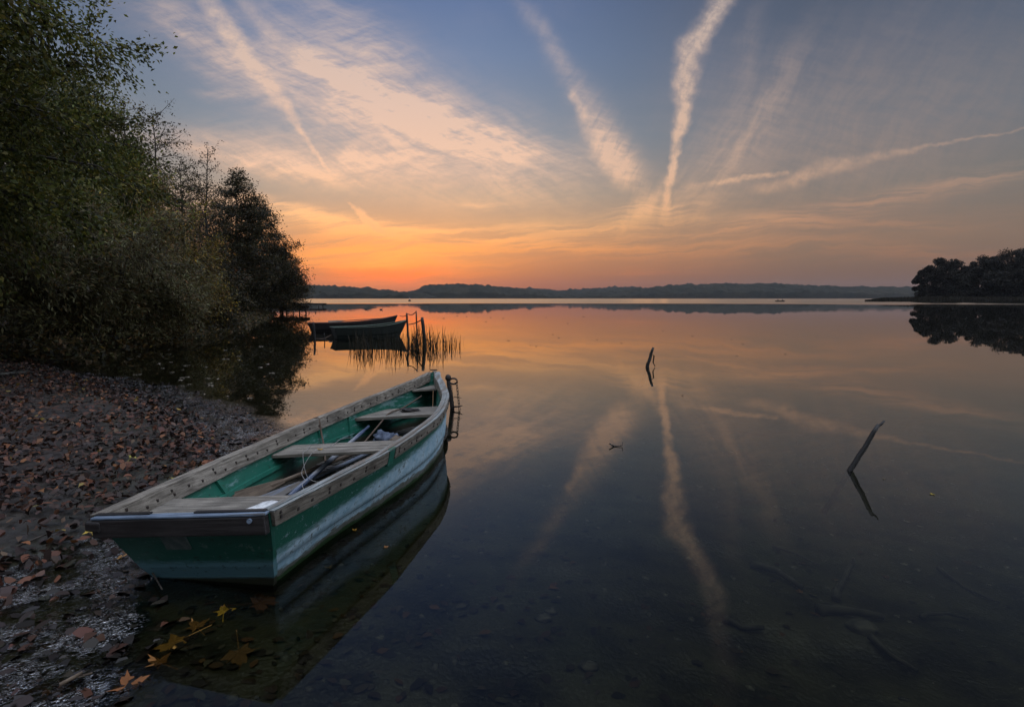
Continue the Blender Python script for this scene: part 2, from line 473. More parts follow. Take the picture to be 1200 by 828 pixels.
# ------------------------------------------------------------------ leaves
def leaf_cloud(cent, size, tints, flat=0.0, axis=None, width=.5, fold=.18, seed=0, broad=False):
    """cent (n,3); every leaf is a folded rhombus. flat: 0 random in space .. 1 lying flat"""
    r = np.random.default_rng(seed); n = len(cent)
    a = r.normal(size=(n, 3)) if axis is None else axis + r.normal(size=(n, 3)) * .55
    a[:, 2] *= (1 - flat); a /= np.linalg.norm(a, axis=1)[:, None] + 1e-9
    up = r.normal(size=(n, 3)) * (1 - flat) + np.array([0, 0, 1.2])
    s = np.cross(up, a); s /= np.linalg.norm(s, axis=1)[:, None] + 1e-9
    nrm = np.cross(a, s)
    L = (size * r.uniform(.6, 1.25, n))[:, None]
    W = L * width * r.uniform(.75, 1.2, n)[:, None]
    f = fold * r.uniform(-.6, 1.6, n)[:, None]
    if broad:
        cu = L * f * r.uniform(-1.2, 1.2, n)[:, None]; g = lambda k, w_, h_: cent + a * L * k + s * W * w_ + nrm * (L * f * h_) + nrm * cu * (k * k * 3)
        j = lambda: r.uniform(.7, 1.25, (n, 1))
        v = np.stack([g(-.5, 0, 0), g(-.28, .38 * j(), .8), g(.05, .52 * j(), 1.), g(.30, .30 * j(), .7), g(.5, .02, 0), g(.28, -.34 * j(), .7), g(.0, -.5 * j(), 1.), g(-.3, -.36 * j(), .8)], 1)
        return v.reshape(-1, 3), np.arange(n * 8).reshape(n, 8), np.repeat(tints, 8, 0)
    v = np.stack([cent - a * L * .5, cent + s * W * .5 + nrm * L * f - a * L * .05, cent + a * L * .5 + nrm * L * f * r.uniform(-.8, .8, n)[:, None], cent - s * W * .5 + nrm * L * f - a * L * .05], 1)
    q = np.arange(n * 4).reshape(n, 4)
    t = np.repeat(tints, 4, 0)
    return v.reshape(-1, 3), q, t

def pick_tints(n, cols, wts, jit=.25, seed=0):
    r = np.random.default_rng(seed)
    c = np.array(cols)[r.choice(len(cols), n, p=np.array(wts) / sum(wts))]
    return np.clip(c * r.uniform(1 - jit, 1 + jit, (n, 1)) * r.uniform(.92, 1.08, (n, 3)), .002, .9)

def spread(n, seed, dlo, dhi, ylo, yhi, dens):
    r = np.random.default_rng(seed); out = []
    while sum(map(len, out)) < n:
        y = ylo + (yhi - ylo) * r.random(n * 3) ** 1.5
        dd = r.uniform(dlo, dhi, n * 3)
        xs = np.interp(y, SY, SXX); sl = np.interp(y, (SY[1:] + SY[:-1]) / 2, np.diff(SXX) / np.diff(SY))
        x = xs - dd * np.sqrt(1 + sl ** 2)
        k = r.random(n * 3) < dens(x, y, dd)
        out.append(np.stack([x, y], 1)[k])
    return np.concatenate(out)[:n]

DRY = [(.105, .040, .020), (.070, .030, .018), (.17, .068, .026), (.042, .024, .018), (.10, .060, .038), (.24, .16, .04), (.024, .016, .013)]
# dry drift of leaves on the bank
P = spread(27000, 11, .0, 7.5, 1.6, 17, lambda x, y, d: np.clip((d - mush_w(y) + .6) / .4, 0, 1) * (.45 + .55 * (vnoise(x, y, .9, 6) > .45)))
z = ground_z(P[:, 0], P[:, 1]) + rng.uniform(.004, .05, len(P)) + .03 * vnoise(P[:, 0], P[:, 1], .45, 8)
v, q, t = leaf_cloud(np.column_stack([P, z]), np.full(len(P), .076), pick_tints(len(P), DRY, [4, 6, 1.4, 7, 1.4, .25, 9], .45, 1) * .88, .5, None, .62, .24, 2, True)
o = np_mesh('leaf_litter', v, q, M['litter'], None, False, t)
tag(o, 'drift of dry brown and rust coloured leaves covering the bank', 'leaf litter', kind='stuff')
# dark soaked leaves in the water's edge
P = spread(9000, 12, -.9, 2.2, 1.3, 15, lambda x, y, d: np.clip((d + mush_o(y)) / .3, 0, 1) * np.clip((mush_w(y) + .35 - d) / .3, 0, 1) * (.3 + .7 * (vnoise(x, y, .35, 16) > .45)))
dd = shore_d(P[:, 0], P[:, 1])
z = np.maximum(ground_z(P[:, 0], P[:, 1]) + .002, -.014) + rng.uniform(-.014, .001, len(P)) * np.where(P[:, 1] < 6, 1, .3)
WET = [(.030, .020, .016), (.055, .028, .018), (.018, .014, .012), (.10, .042, .024), (.15, .075, .03), (.035, .032, .022)]
v, q, t = leaf_cloud(np.column_stack([P, z]), np.full(len(P), .085), pick_tints(len(P), WET, [6, 4, 9, .6, .12, 2], .3, 3) * .7, .74, None, .6, .18, 4, True)
o = np_mesh('wet_leaf_litter', v, q, M['wet_litter'], None, False, t)
tag(o, 'mat of soaked dark leaves lying in the edge of the water', 'leaf litter', kind='stuff')
# leaves and rubble on the shallow bottom
P = spread(2000, 13, -7.5, -.1, 1.2, 9, lambda x, y, d: np.clip(np.exp(d / 1.2), 0.06, 1))
z = ground_z(P[:, 0], P[:, 1]) + rng.uniform(.002, .014, len(P))
v, q, t = leaf_cloud(np.column_stack([P, z]), np.full(len(P), .065), pick_tints(len(P), [(.025, .019, .013), (.04, .024, .014), (.07, .035, .015), (.045, .042, .03), (.014, .012, .01)], [5, 3, .8, 2, 6], .3, 5), .9, None, .6, .1, 6, True)
o = np_mesh('sunken_leaf_litter', v, q, M['sunk_leaf'], None, False, t)
tag(o, 'rotting leaves lying on the shallow lake bottom', 'leaf litter', kind='stuff')
P = spread(900, 14, -8, -.2, 1.2, 9, lambda x, y, d: .5 + 0 * d)
def stones(P, lo, hi, seed):
    r = np.random.default_rng(seed); n = len(P)
    base = np.array([(1, 0, 0), (0, 1, 0), (-1, 0, 0), (0, -1, 0), (.62, .62, .55), (-.62, .62, .55), (-.62, -.62, .55), (.62, -.62, .55), (0, 0, .85)])
    fq = np.array([(0, 1, 4), (1, 2, 5), (2, 3, 6), (3, 0, 7), (0, 4, 7), (1, 5, 4), (2, 6, 5), (3, 7, 6), (4, 5, 8), (5, 6, 8), (6, 7, 8), (7, 4, 8)])
    s = r.uniform(lo, hi, (n, 1, 1)) * r.uniform(.6, 1.2, (n, 1, 3)) * np.array([1, 1, .5])
    j = base[None] * r.uniform(.8, 1.2, (n, 9, 1)) * s
    an = r.uniform(0, 6.28, n)[:, None]
    vv = np.stack([j[..., 0] * np.cos(an) - j[..., 1] * np.sin(an), j[..., 0] * np.sin(an) + j[..., 1] * np.cos(an), j[..., 2]], -1)
    zz = ground_z(P[:, 0], P[:, 1]) - .002
    vv = vv + np.column_stack([P, zz])[:, None]
    qq = (fq[None] + np.arange(n)[:, None, None] * 9).reshape(-1, 3)
    return vv.reshape(-1, 3), qq
v, q = stones(P, .008, .035, 3)
o = np_mesh('lake_gravel', v, q, M['stone'], None, True)
tag(o, 'scattered gravel on the shallow lake bottom', 'gravel', kind='stuff')

# ------------------------------------------------------------------ boats
class Hull:
    kn = np.array([0, .15, .3, .5, .7, .85, .94, 1.0])
    def __init__(s, L, zt, s1, s2, gw, lw, rake, stem, zc=-.10):
        s.L, s.zt, s.s1, s.s2, s.gwk, s.lwk, s.rake, s.stem, s.zc = L, zt, s1, s2, gw, lw, rake, stem, zc
    def zg(s, t): return s.zt + s.s1 * t + s.s2 * t ** 3
    def gw(s, t): return np.sqrt(np.maximum(pchip(s.kn, np.array(s.gwk) ** 2, t), 1e-6))
    def lw(s, t): return np.sqrt(np.maximum(pchip(s.kn, np.array(s.lwk) ** 2, t), 1e-6))
    def pt(s, t, z, side, off=0.0):
        """point on the planking at station t, local height z"""
        t = np.asarray(t, float); zg = s.zg(t); k = z / zg
        w = s.lw(t) + (s.gw(t) - s.lw(t)) * k + .018 * np.sin(np.pi * np.clip((z - s.zc) / (zg - s.zc), 0, 1)) * (1 - t ** 3)
        yl = s.rake + (s.L - s.stem - s.rake) * t
        y = yl + (s.L * t - yl) * k
        e = 1e-3; ta = np.clip(t - e, 0, 1); tb = np.clip(t + e, 0, 1)
        dw = (s.gw(tb) - s.gw(ta)) / (tb - ta); dy = s.L
        ln = np.hypot(dw, dy)
        w = w + off * dy / ln; y = y - off * dw / ln
        return np.stack([side * np.maximum(w, .0), y, np.broadcast_to(z, w.shape)], -1)
    def t_at(s, y): return np.clip(y / s.L, 0, 1)
    def half(s, y, z, off=-.03):
        t = np.array([(y - s.rake * (1 - z / s.zt)) / (s.L - s.rake * .3)])
        return float(s.pt(t, z, 1, off)[0, 0])

def surface(mb, G, mi=0, flip=False):
    ny, nx = G.shape[:2]
    fs = []
    for i in range(ny - 1):
        for j in range(nx - 1):
            f = (i * nx + j, i * nx + j + 1, (i + 1) * nx + j + 1, (i + 1) * nx + j)
            fs.append(f[::-1] if flip else f)
    mb.add(G.reshape(-1, 3), fs, mi)

TT = np.concatenate([np.linspace(0, .8, 34)[:-1], np.linspace(.8, 1, 22)])
def build_hull(h, root, mats, lap=True):
    mb = MB(); inn = MB()
    ss = [0, .1, .2, .3, .368, .374, .45, .55, .65, .75, .85, .93, 1.0]
    for side in (1, -1):
        rows = [h.pt(TT, h.zc + s_ * (h.zg(TT) - h.zc), side, .012 if (s_ > .37 and lap) else 0.0) for s_ in ss]
        surface(mb, np.array(rows), 0, side < 0)
        rows = [h.pt(TT, .05 + s_ * (h.zg(TT) - .006 - .05), side, -.022) for s_ in np.linspace(0, 1, 9)]
        surface(inn, np.array(rows), 0, side > 0)
    bot = np.array([h.pt(TT, h.zc, 1), h.pt(TT, h.zc, -1)]); surface(mb, bot, 0, True)
    mb.build('hull', mats['hull'], root, True)
    inn.build('inside_planking', mats['lining'], root, True)

def rail(h, side, t0, t1, offs, zs, n=60, mb=None, mi=0, ztop=False):
    """swept rectangular strip along the gunwale; offs=(inner, outer), zs=(below, above) relative to the sheer"""
    mb = mb or MB()
    ts = t0 + (t1 - t0) * (1 - (1 - np.linspace(0, 1, n)) ** 1.4)
    z0 = h.zg(ts) + zs[0]; z1 = h.zg(ts) + zs[1]
    A = h.pt(ts, z1, side, offs[0]); B = h.pt(ts, z1, side, offs[1]); C_ = h.pt(ts, z0, side, offs[1]); D = h.pt(ts, z0, side, offs[0])
    rings = [[A[i], B[i], C_[i], D[i]] for i in range(n)]
    if side < 0: rings = [r[::-1] for r in rings]
    mb.sweep(rings, mi)
    return mb

def nails(h, side, t0, t1, off, dz, mb, step=.17, s=.013):
    y = t0 * h.L + .05; k = 0
    while y < t1 * h.L - .04:
        t = np.array([y / h.L])
        for q_ in ((0,) if k % 3 else (0, 1)):
            p_ = h.pt(t, h.zg(t) + dz + .028 * q_ - .012 * (k % 2), side, off)[0]
            mb.box(p_, (s, s * 1.3, s * 1.5), None, 1)
        y += step * random.uniform(.7, 1.25); k += 1

MAIN = Hull(4.847, .495, -.065, .302, [.543, .630, .697, .705, .568, .325, .140, .012], [.367, .407, .493, .572, .507, .313, .141, .012], .204, .306)
B0 = Vector((-1.825, 3.086, 0)); BROT = (-.011, -.088, -.165)
boat = empty('rowing_boat', B0, BROT, label='weathered green and pale blue wooden rowing boat moored half on the leafy shore', cat='rowing boat')
BM = Matrix.Translation(B0) @ __import__('mathutils').Euler(BROT).to_matrix().to_4x4()
def bl(x, y, z): return BM @ Vector((x, y, z))
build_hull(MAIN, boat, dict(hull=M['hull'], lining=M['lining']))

# transom
mb = MB(); h = MAIN
def tr_w(z): return h.half_t(z)
def transom_pts(off_y, z):
    p_ = h.pt(np.array([0.0]), z, 1, 0)[0]; return p_[0], p_[1] + off_y
rings = []
zs = np.linspace(h.zc, h.zt - .004, 9)
for z_ in zs:
    wv, yv = transom_pts(0, z_)
    bow = .012 * (z_ > .115)
    wv += .014
    rings.append([(-wv, yv - .004 - bow, z_), (wv, yv - .004 - bow, z_), (wv, yv + .03, z_), (-wv, yv + .03, z_)])
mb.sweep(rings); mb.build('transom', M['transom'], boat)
wt, yt = transom_pts(0, h.zt)
mb = MB(); mb.box((.006, yt - .030, h.zt - .062), (2 * wt + .004, .045, .105)); mb.build('transom_cap', M['transom_cap'], boat, bevel=.008)
mb = MB()
mb.box((.008, yt - .022, h.zt - .0015), (2 * wt + .008, .062, .014)); mb.build('transom_cap_board', M['cap_top'], boat, bevel=.005)
for bx_, bw_ in ((-.36, .36), (.32, .44)):
    mb = MB(); mb.box((bx_, yt - .004, h.zt + .0105), (bw_, .03, .010)); mb.build('cap_batten', M['transom_cap'], boat, bevel=.004)
mb = MB(); mb.box((-.525 , yt - .035, h.zt - .045), (.10, .055, .06), Matrix.Rotation(.10, 3, 'Y')); mb.build('cap_horn', M['transom_cap'], boat, bevel=.012)
wv, yv = transom_pts(0, .30)
sl_rot = Matrix.Rotation(math.atan2(h.rake, h.zt), 3, 'X')
mb = MB(); mb.box((-.10, yv - .028, .315), (.16, .014, .12), sl_rot); mb.build('motor_plate', M['plate'], boat, bevel=.004)
mb = MB(); mb.tube([(wt - .075, yt - .048, h.zt - .03), (wt - .075, yt - .064, h.zt - .03)], .014, 10); mb.build('cap_bolt', M['cap_top'], boat)

# rails
RM = [M['rail'], M['nail']]
mb = rail(h, 1, 0.0, .268, (.013, .040), (-.098, -.004), 24); nails(h, 1, 0, .265, .040, -.05, mb); mb.build('outer_rail', RM, boat, bevel=.003)
mb = rail(h, 1, .296, .995, (.013, .038), (-.095, -.004), 60); nails(h, 1, .3, .93, .038, -.05, mb); mb.build('outer_rail', RM, boat, bevel=.003)
mb = rail(h, -1, 0.0, .995, (.013, .040), (-.095, -.004), 70); nails(h, -1, 0, .95, .040, -.05, mb); mb.build('outer_rail', RM, boat, bevel=.003)
mb = rail(h, -1, 0.008, .985, (-.048, -.0225), (-.105, -.003), 70); nails(h, -1, .02, .93, -.048, -.05, mb, .15); mb.build('inner_rail', RM, boat, bevel=.003)
mb = rail(h, 1, 0.008, .985, (-.048, -.0225), (-.095, -.003), 70); mb.build('inner_rail', RM, boat, bevel=.003)
mb = rail(h, 1, 0.0, .992, (-.046, .004), (-.002, .012), 70); mb.build('rail_top', M['cap'], boat, bevel=.003)
mb = rail(h, 1, 0.0, .992, (.0055, .038), (-.003, .007), 70); mb.build('rail_top', M['cap'], boat, bevel=.003)
mb = rail(h, -1, 0.0, .992, (-.047, .039), (-.002, .010), 70); mb.build('rail_top', M['rail'], boat, bevel=.003)
mb = rail(h, 1, .272, .292, (.013, .036), (-.125, .010), 6); mb.build('rowlock_block', M['lining'], boat)
tb = np.array([1.0])
bp = h.pt(tb, h.zg(tb), 1)[0]
mb = MB(); mb.box((0, bp[1] - .012, bp[2] - .12), (.055, .07, .26), Matrix.Rotation(-.35, 3, 'X')); mb.build('stem_head', M['rail'], boat, bevel=.008)
mb = MB(); mb.tube([(-.045, bp[1] - .02, bp[2] + .03), (.055, bp[1] - .03, bp[2] + .026)], .009, 6); mb.build('bow_pin', M['iron'], boat)
# stringers inside, ribs
for side in (1, -1):
    mb = MB(); ts = np.linspace(.01, .95, 40); rings = []
    for off0, z0, z1 in ((-.05, .235, .265),):
        A = h.pt(ts, z1, side, off0); B = h.pt(ts, z1, side, -.0215); C_ = h.pt(ts, z0, side, -.0215); D = h.pt(ts, z0, side, off0)
        rr = [[A[i], B[i], C_[i], D[i]] for i in range(len(ts))]
    mb.sweep(rr if side > 0 else [r[::-1] for r in rr]); mb.build('stringer', M['lining'], boat)
for yy in (1.05, 2.75, 3.3):
    for side in (1, -1):
        t_ = yy / h.L
        mb = MB(); rings = []
        for z_ in np.linspace(.08, h.zg(t_) - .11, 6):
            a_ = h.pt(np.array([t_ - .005, t_ + .005]), z_, side, -.021); b_ = h.pt(np.array([t_ - .005, t_ + .005]), z_, side, -.047)
            rings.append([a_[0], a_[1], b_[1], b_[0]])
        mb.sweep(rings if side < 0 else [r[::-1] for r in rings]); mb.build('rib', M['lining'], boat)
# floor, slats, seats
mb = MB(); ts = np.linspace(.0, .97, 30)
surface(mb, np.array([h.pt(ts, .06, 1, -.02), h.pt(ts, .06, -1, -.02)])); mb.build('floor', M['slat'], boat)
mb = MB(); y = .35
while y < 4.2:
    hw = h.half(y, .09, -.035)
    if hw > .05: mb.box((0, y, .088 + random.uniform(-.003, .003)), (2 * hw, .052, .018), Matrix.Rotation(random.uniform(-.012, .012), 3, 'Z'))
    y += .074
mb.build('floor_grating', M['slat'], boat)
def seat(name, y0, y1, z, planks, thick=.032):
    e = empty(name, (0, 0, 0)); e.parent = boat
    w_ = (y1 - y0) / planks
    for k in range(planks):
        ya, yb = y0 + k * w_ + .003, y0 + (k + 1) * w_ - .003
        ha, hb = h.half(ya, z, -.026), h.half(yb, z, -.026)
        mb = MB(); zt_, zb_ = z + random.uniform(-.003, .003), z - thick
        mb.sweep([[(-ha, ya, zt_), (-ha, ya, zb_), (-hb, yb, zb_), (-hb, yb, zt_)], [(ha, ya, zt_), (ha, ya, zb_), (hb, yb, zb_), (hb, yb, zt_)]])
        mb.build('plank', M['thwart'], e, bevel=.004)
seat('stern_seat', .045, .57, .405, 2)
seat('middle_thwart', 1.86, 2.24, .365, 2)
seat('bow_thwart', 3.36, 3.92, .395, 3)
mb = MB(); ya, yb, z_ = 4.35, 4.72, .56
ha, hb = h.half(ya, z_, -.03), max(h.half(yb, z_, -.03), .02)
mb.sweep([[(-ha, ya, z_), (-ha, ya, z_ - .03), (-hb, yb, z_ - .03), (-hb, yb, z_)], [(ha, ya, z_), (ha, ya, z_ - .03), (hb, yb, z_ - .03), (hb, yb, z_)]]); mb.build('breasthook', M['thwart'], boat, bevel=.004)

# things lying in the boat
def oar(name, a, b, blade_len, blade_w, roll, mats, label, cat='oar', sr=.019):
    """blade at a, grip at b (boat coordinates)"""
    a = bl(*a); b = bl(*b); d = (b - a); L = d.length
    q_ = d.to_track_quat('Y', 'Z') @ __import__('mathutils').Quaternion((0, 1, 0), roll)
    e = bpy.data.objects.new(name, None); COL.objects.link(e); e.location = a; e.rotation_mode = 'QUATERNION'; e.rotation_quaternion = q_
    tag(e, label, cat)
    mb = MB(); mb.tube([(0, blade_len - .15, 0), (0, L * .6, 0), (0, L - .16, 0), (0, L - .15, 0), (0, L, 0)], [sr, sr * 1.1, sr * .95, sr * .7, sr * .75], 10)
    mb.build('shaft', mats[1], e, True)
    if blade_w:
        mb = MB(); rings = []
        for k, ww, th in ((0, .85, .006), (.08, 1, .009), (.55, .95, .012), (.8, .62, .02), (1, .3, .034)):
            hw = blade_w * ww / 2; y_ = k * blade_len
            rings.append([(-hw, y_, -th / 2), (hw, y_, -th / 2), (hw, y_, th / 2), (-hw, y_, th / 2)])
        mb.sweep(rings); mb.build('blade', mats[0], e, bevel=.003)
    return e
oar('oar', (-.60, .72, .20), (-.10, 3.25, .15), .95, .13, 1.0, (M['oar_wood'], M['oar_wood']), 'brown bare wooden oar lying along the port side with blade on edge')
oar('oar', (-.46, .80, .135), (-.06, 3.20, .12), .95, .15, .25, (M['oar_blue'], M['oar_blue']), 'grey blue flaking oar with flat blade beside the brown oar')
oar('boat_pole', (-.22, 1.42, .125), (-.35, 3.32, .30), .15, 0, 0, (M['pole_blue'], M['pole_blue']), 'pale blue pole passing under the middle thwart of the boat', 'pole', .021)

def rope(name, pts, rad, mat, label, cat='rope', local=True, n=6):
    P_ = [bl(*p) if local else Vector(p) for p in pts]
    # smooth path
    out = []
    for i in range(len(P_) - 1):
        p0 = P_[max(i - 1, 0)]; p1 = P_[i]; p2 = P_[i + 1]; p3 = P_[min(i + 2, len(P_) - 1)]
        for k in range(6):
            t = k / 6
            out.append(.5 * ((2 * p1) + (p2 - p0) * t + (2 * p0 - 5 * p1 + 4 * p2 - p3) * t * t + (3 * p1 - p0 - 3 * p2 + p3) * t ** 3))
    out.append(P_[-1])
    c = out[0]; mb = MB(); mb.tube([p - c for p in out], rad, n)
    o = mb.build(name, mat, None, True); o.location = c
    return tag(o, label, cat)
gp_ = float(h.half(2.75, .49, 0))
rope('rope', [(-gp_ - .045, 2.78, .515), (-gp_ + .03, 2.76, .52), (-gp_ + .08, 2.70, .36), (-.50, 2.55, .24), (-.42, 2.4, .15)], .009, M['rope'], 'brown rope hanging from the port rail into the boat')
rope('rope', [(-.02, 4.28, .48), (-.12, 3.9, .41), (-.16, 3.5, .41), (-.2, 3.3, .33), (-.26, 2.8, .16), (-.28, 2.5, .13)], .009, M['rope'], 'brown rope trailing from the bow over the forward thwart')
rope('twine', [(-.34, 2.9, .27), (-.20, 2.35, .375), (-.16, 2.05, .378), (-.21, 1.84, .385), (-.26, 1.7, .25), (-.18, 1.6, .19), (-.12, 1.45, .2), (-.05, 1.40, .12)], .0024, M['string'], 'thin pale twine draped over the middle thwart', 'twine')
rope('twine', [(-.42, 2.15, .372), (-.34, 1.95, .374), (-.31, 1.83, .37), (-.25, 1.74, .22), (-.19, 1.72, .16), (-.08, 1.7, .14)], .0022, M['string'], 'short loop of twine hanging off the middle thwart by the yellow leaf', 'twine')
# crumpled cloth under the forward thwart
def lump(name, loc, size, mat, label, cat, seed, crumple=.3, parent=None):
    r = np.random.default_rng(seed); nu, nv = 22, 12
    vs = []; 
    for j in range(nv + 1):
        th = math.pi * j / nv
        for i in range(nu):
            ph = 2 * math.pi * i / nu
            vs.append((math.sin(th) * math.cos(ph), math.sin(th) * math.sin(ph), math.cos(th)))
    vs = np.array(vs)
    dsp = 1 + crumple * (vnoise(vs[:, 0] + vs[:, 2] * 2.1, vs[:, 1] + vs[:, 2], .42, seed) - .5) * 2 + crumple * .6 * (vnoise(vs[:, 0] - vs[:, 2], vs[:, 1] + 2 * vs[:, 2], .2, seed + 1) - .5) * 2
    vs = vs * dsp[:, None] * np.array(size)
    q = [(j * nu + i, j * nu + (i + 1) % nu, (j + 1) * nu + (i + 1) % nu, (j + 1) * nu + i) for j in range(nv) for i in range(nu)]
    o = np_mesh(name, vs, q, mat, parent, True); o.location = loc
    return tag(o, label, cat)
lump('cloth_bundle', bl(-.12, 3.22, .17), (.13, .09, .085), M['cloth'], 'crumpled blue grey cloth stuffed under the forward thwart', 'cloth', 4, .45)
lump('wood_block', bl(.06, 3.10, .15), (.08, .09, .075), M['oar_wood'], 'brown rounded wooden block beside the blue grey cloth', 'wood block', 9, .18)
lump('glove', bl(.05, 3.62, .413), (.10, .05, .022), M['iron'], 'dark wet rag lying flat on the forward thwart', 'rag', 12, .5)
# sheet on the stern seat
mb = MB(); c0 = bl(.30, .26, .414); mb_pts = []
G = np.array([[[(-.085 + .17 * i / 5) + .02 * j / 5, -.12 + .24 * j / 5, .006 * math.sin(i * 1.3 + j) + .003 * j] for i in range(6)] for j in range(6)])
surface(mb, G); o = mb.build('paper_sheet', M['paper'], None, True); o.location = c0; o.rotation_euler = (BROT[0], BROT[1], BROT[2] - .12)
so = o.modifiers.new('Solid', 'SOLIDIFY'); so.thickness = .003
tag(o, 'weathered white sheet lying on the starboard end of the stern seat', 'sheet')

# maple style lobed leaf
def lobed_leaf(name, loc, size, rz, tint, label, mat=None, tilt=(0, 0), stalk=True):
    ang = [(-90, .28), (-62, .40), (-48, .62), (-36, .42), (-14, .50), (6, .92), (17, .60), (30, .66), (44, .38), (58, .58), (70, .70), (80, .62), (90, 1.05), (100, .62), (110, .70), (122, .58), (136, .38), (150, .66), (163, .60), (174, .92), (194, .50), (216, .42), (228, .62), (242, .40)]
    vs = [(0, 0, .02)]; 
    for a_, r_ in ang: vs.append((math.cos(R(a_)) * r_ * .62, math.sin(R(a_)) * r_ * .62, .10 * math.sin(a_ * .07 + rz) * r_))
    n = len(ang); fs = [(0, 1 + i, 1 + (i + 1) % n) for i in range(n)]
    if stalk:
        k = len(vs); vs += [(-.014, -.16, .012), (.014, -.16, .012), (.05, -1.0, .05), (.025, -1.0, .05)]; fs.append((k, k + 1, k + 2, k + 3))
    me = bpy.data.meshes.new(name); me.from_pydata([tuple(c * size for c in v) for v in vs], [], fs); me.update()
    a_ = me.attributes.new('tint', 'FLOAT_COLOR', 'POINT')
    r = np.random.default_rng(int(size * 1e4)); cc = np.ones((len(vs), 4), np.float32); cc[:, :3] = np.array(tint) * r.uniform(.75, 1.2, (len(vs), 1)); a_.data.foreach_set('color', cc.ravel())
    o = link_mesh(name, me, mat or M['litter']); o.location = loc; o.rotation_euler = (tilt[0], tilt[1], rz)
    return tag(o, label, 'leaf')
def under(px, py, dz=.012):
    r_ = ray(px, py); t_ = CAM_H / -r_[2]
    for _ in range(12):
        p_ = np.array([0, 0, CAM_H]) + r_ * t_
        t_ = (CAM_H - float(ground_z(p_[0], p_[1])) - dz) / -r_[2]
    p_ = np.array([0, 0, CAM_H]) + r_ * t_
    return tuple(p_)
for px, py, s, rz, tint, lab in (
    (262, 716, .115, .4, (.62, .38, .04), 'bright yellow lobed leaf sunk below the transom'),
    (205, 752, .17, 2.2, (.24, .125, .026), 'ochre lobed leaf sunk left of the yellow leaf'),
    (186, 775, .12, 1.2, (.16, .07, .02), 'brown lobed leaf sunk at the foot of the wet leaf mat'),
    (230, 733, .12, .8, (.20, .10, .03), 'orange brown leaf sunk between the yellow leaf and the shore'),
    (305, 706, .20, 5.1, (.11, .05, .025), 'dull red brown leaf sunk under the starboard stern corner'),
    (280, 765, .19, 3.6, (.11, .06, .022), 'faded brown leaf lying on the bottom in the boat reflection'),
    (150, 803, .15, .6, (.17, .07, .028), 'rust coloured leaf in the shallows at the bottom edge'),
    (386, 664, .07, 1.4, (.26, .18, .06), 'small tan leaf sunk beside the middle of the hull')):
    lobed_leaf('sunken_leaf', under(px, py), s, rz, tint, lab, M['sunk_leaf'], (random.uniform(-.15, .15), random.uniform(-.15, .15)))
def on_water(px, py):
    r_ = ray(px, py); t_ = CAM_H / -r_[2]; p_ = np.array([0, 0, CAM_H]) + r_ * t_; return (p_[0], p_[1], .004)
for px, py, s, rz, tint, lab in (
    (416, 621, .045, 1.2, (.42, .22, .03), 'yellow leaf floating against the starboard side of the hull'),
    (452, 641, .04, .5, (.22, .10, .03), 'brown leaf floating in the dark reflection of the boat'),
    (1093, 579, .05, 1.5, (.30, .22, .03), 'yellowish leaf floating near the right edge of the lake'),
    (1036, 561, .035, 2.4, (.12, .09, .05), 'small brown leaf floating just right of the leaning stake')):
    lobed_leaf('floating_leaf', on_water(px, py), s, rz, tint, lab, None, (.05, .06))
for xyz, s, rz, tint, lab in (
    ((-.22, 1.98, .372), .07, 1.3, (.45, .25, .03), 'yellow leaf on the middle thwart of the boat'),
    ((-.02, 1.62, .112), .06, .3, (.42, .30, .10), 'tan leaf on the floor grating behind the middle thwart')):
    lobed_leaf('fallen_leaf', bl(*xyz), s, rz, tint, lab)
r_ = np.random.default_rng(31)
for k, (px, py, tint, lab) in enumerate((
    (78, 519, (.42, .18, .07), 'pale orange leaf lying highest on the leaf bank'), (140, 522, (.35, .14, .06), 'large rusty orange leaf at the edge of the leaf drift'),
    (195, 546, (.36, .17, .05), 'orange leaf curled up against the port rail'), (206, 560, (.42, .34, .05), 'yellow leaf among dark wet leaves beside the boat'),
    (105, 622, (.40, .28, .04), 'yellow brown leaf beside the left horn of the transom'), (142, 652, (.30, .16, .05), 'ochre leaf in the wet mat below the transom'),
    (155, 535, (.34, .30, .06), 'yellow green leaf on the wet gravel near the boat'))):
    p_ = under(px, py, .035); lobed_leaf('fallen_leaf', p_, .085, r_.uniform(0, 6), tint, lab, None, (r_.uniform(-.5, .5), r_.uniform(-.5, .5)))

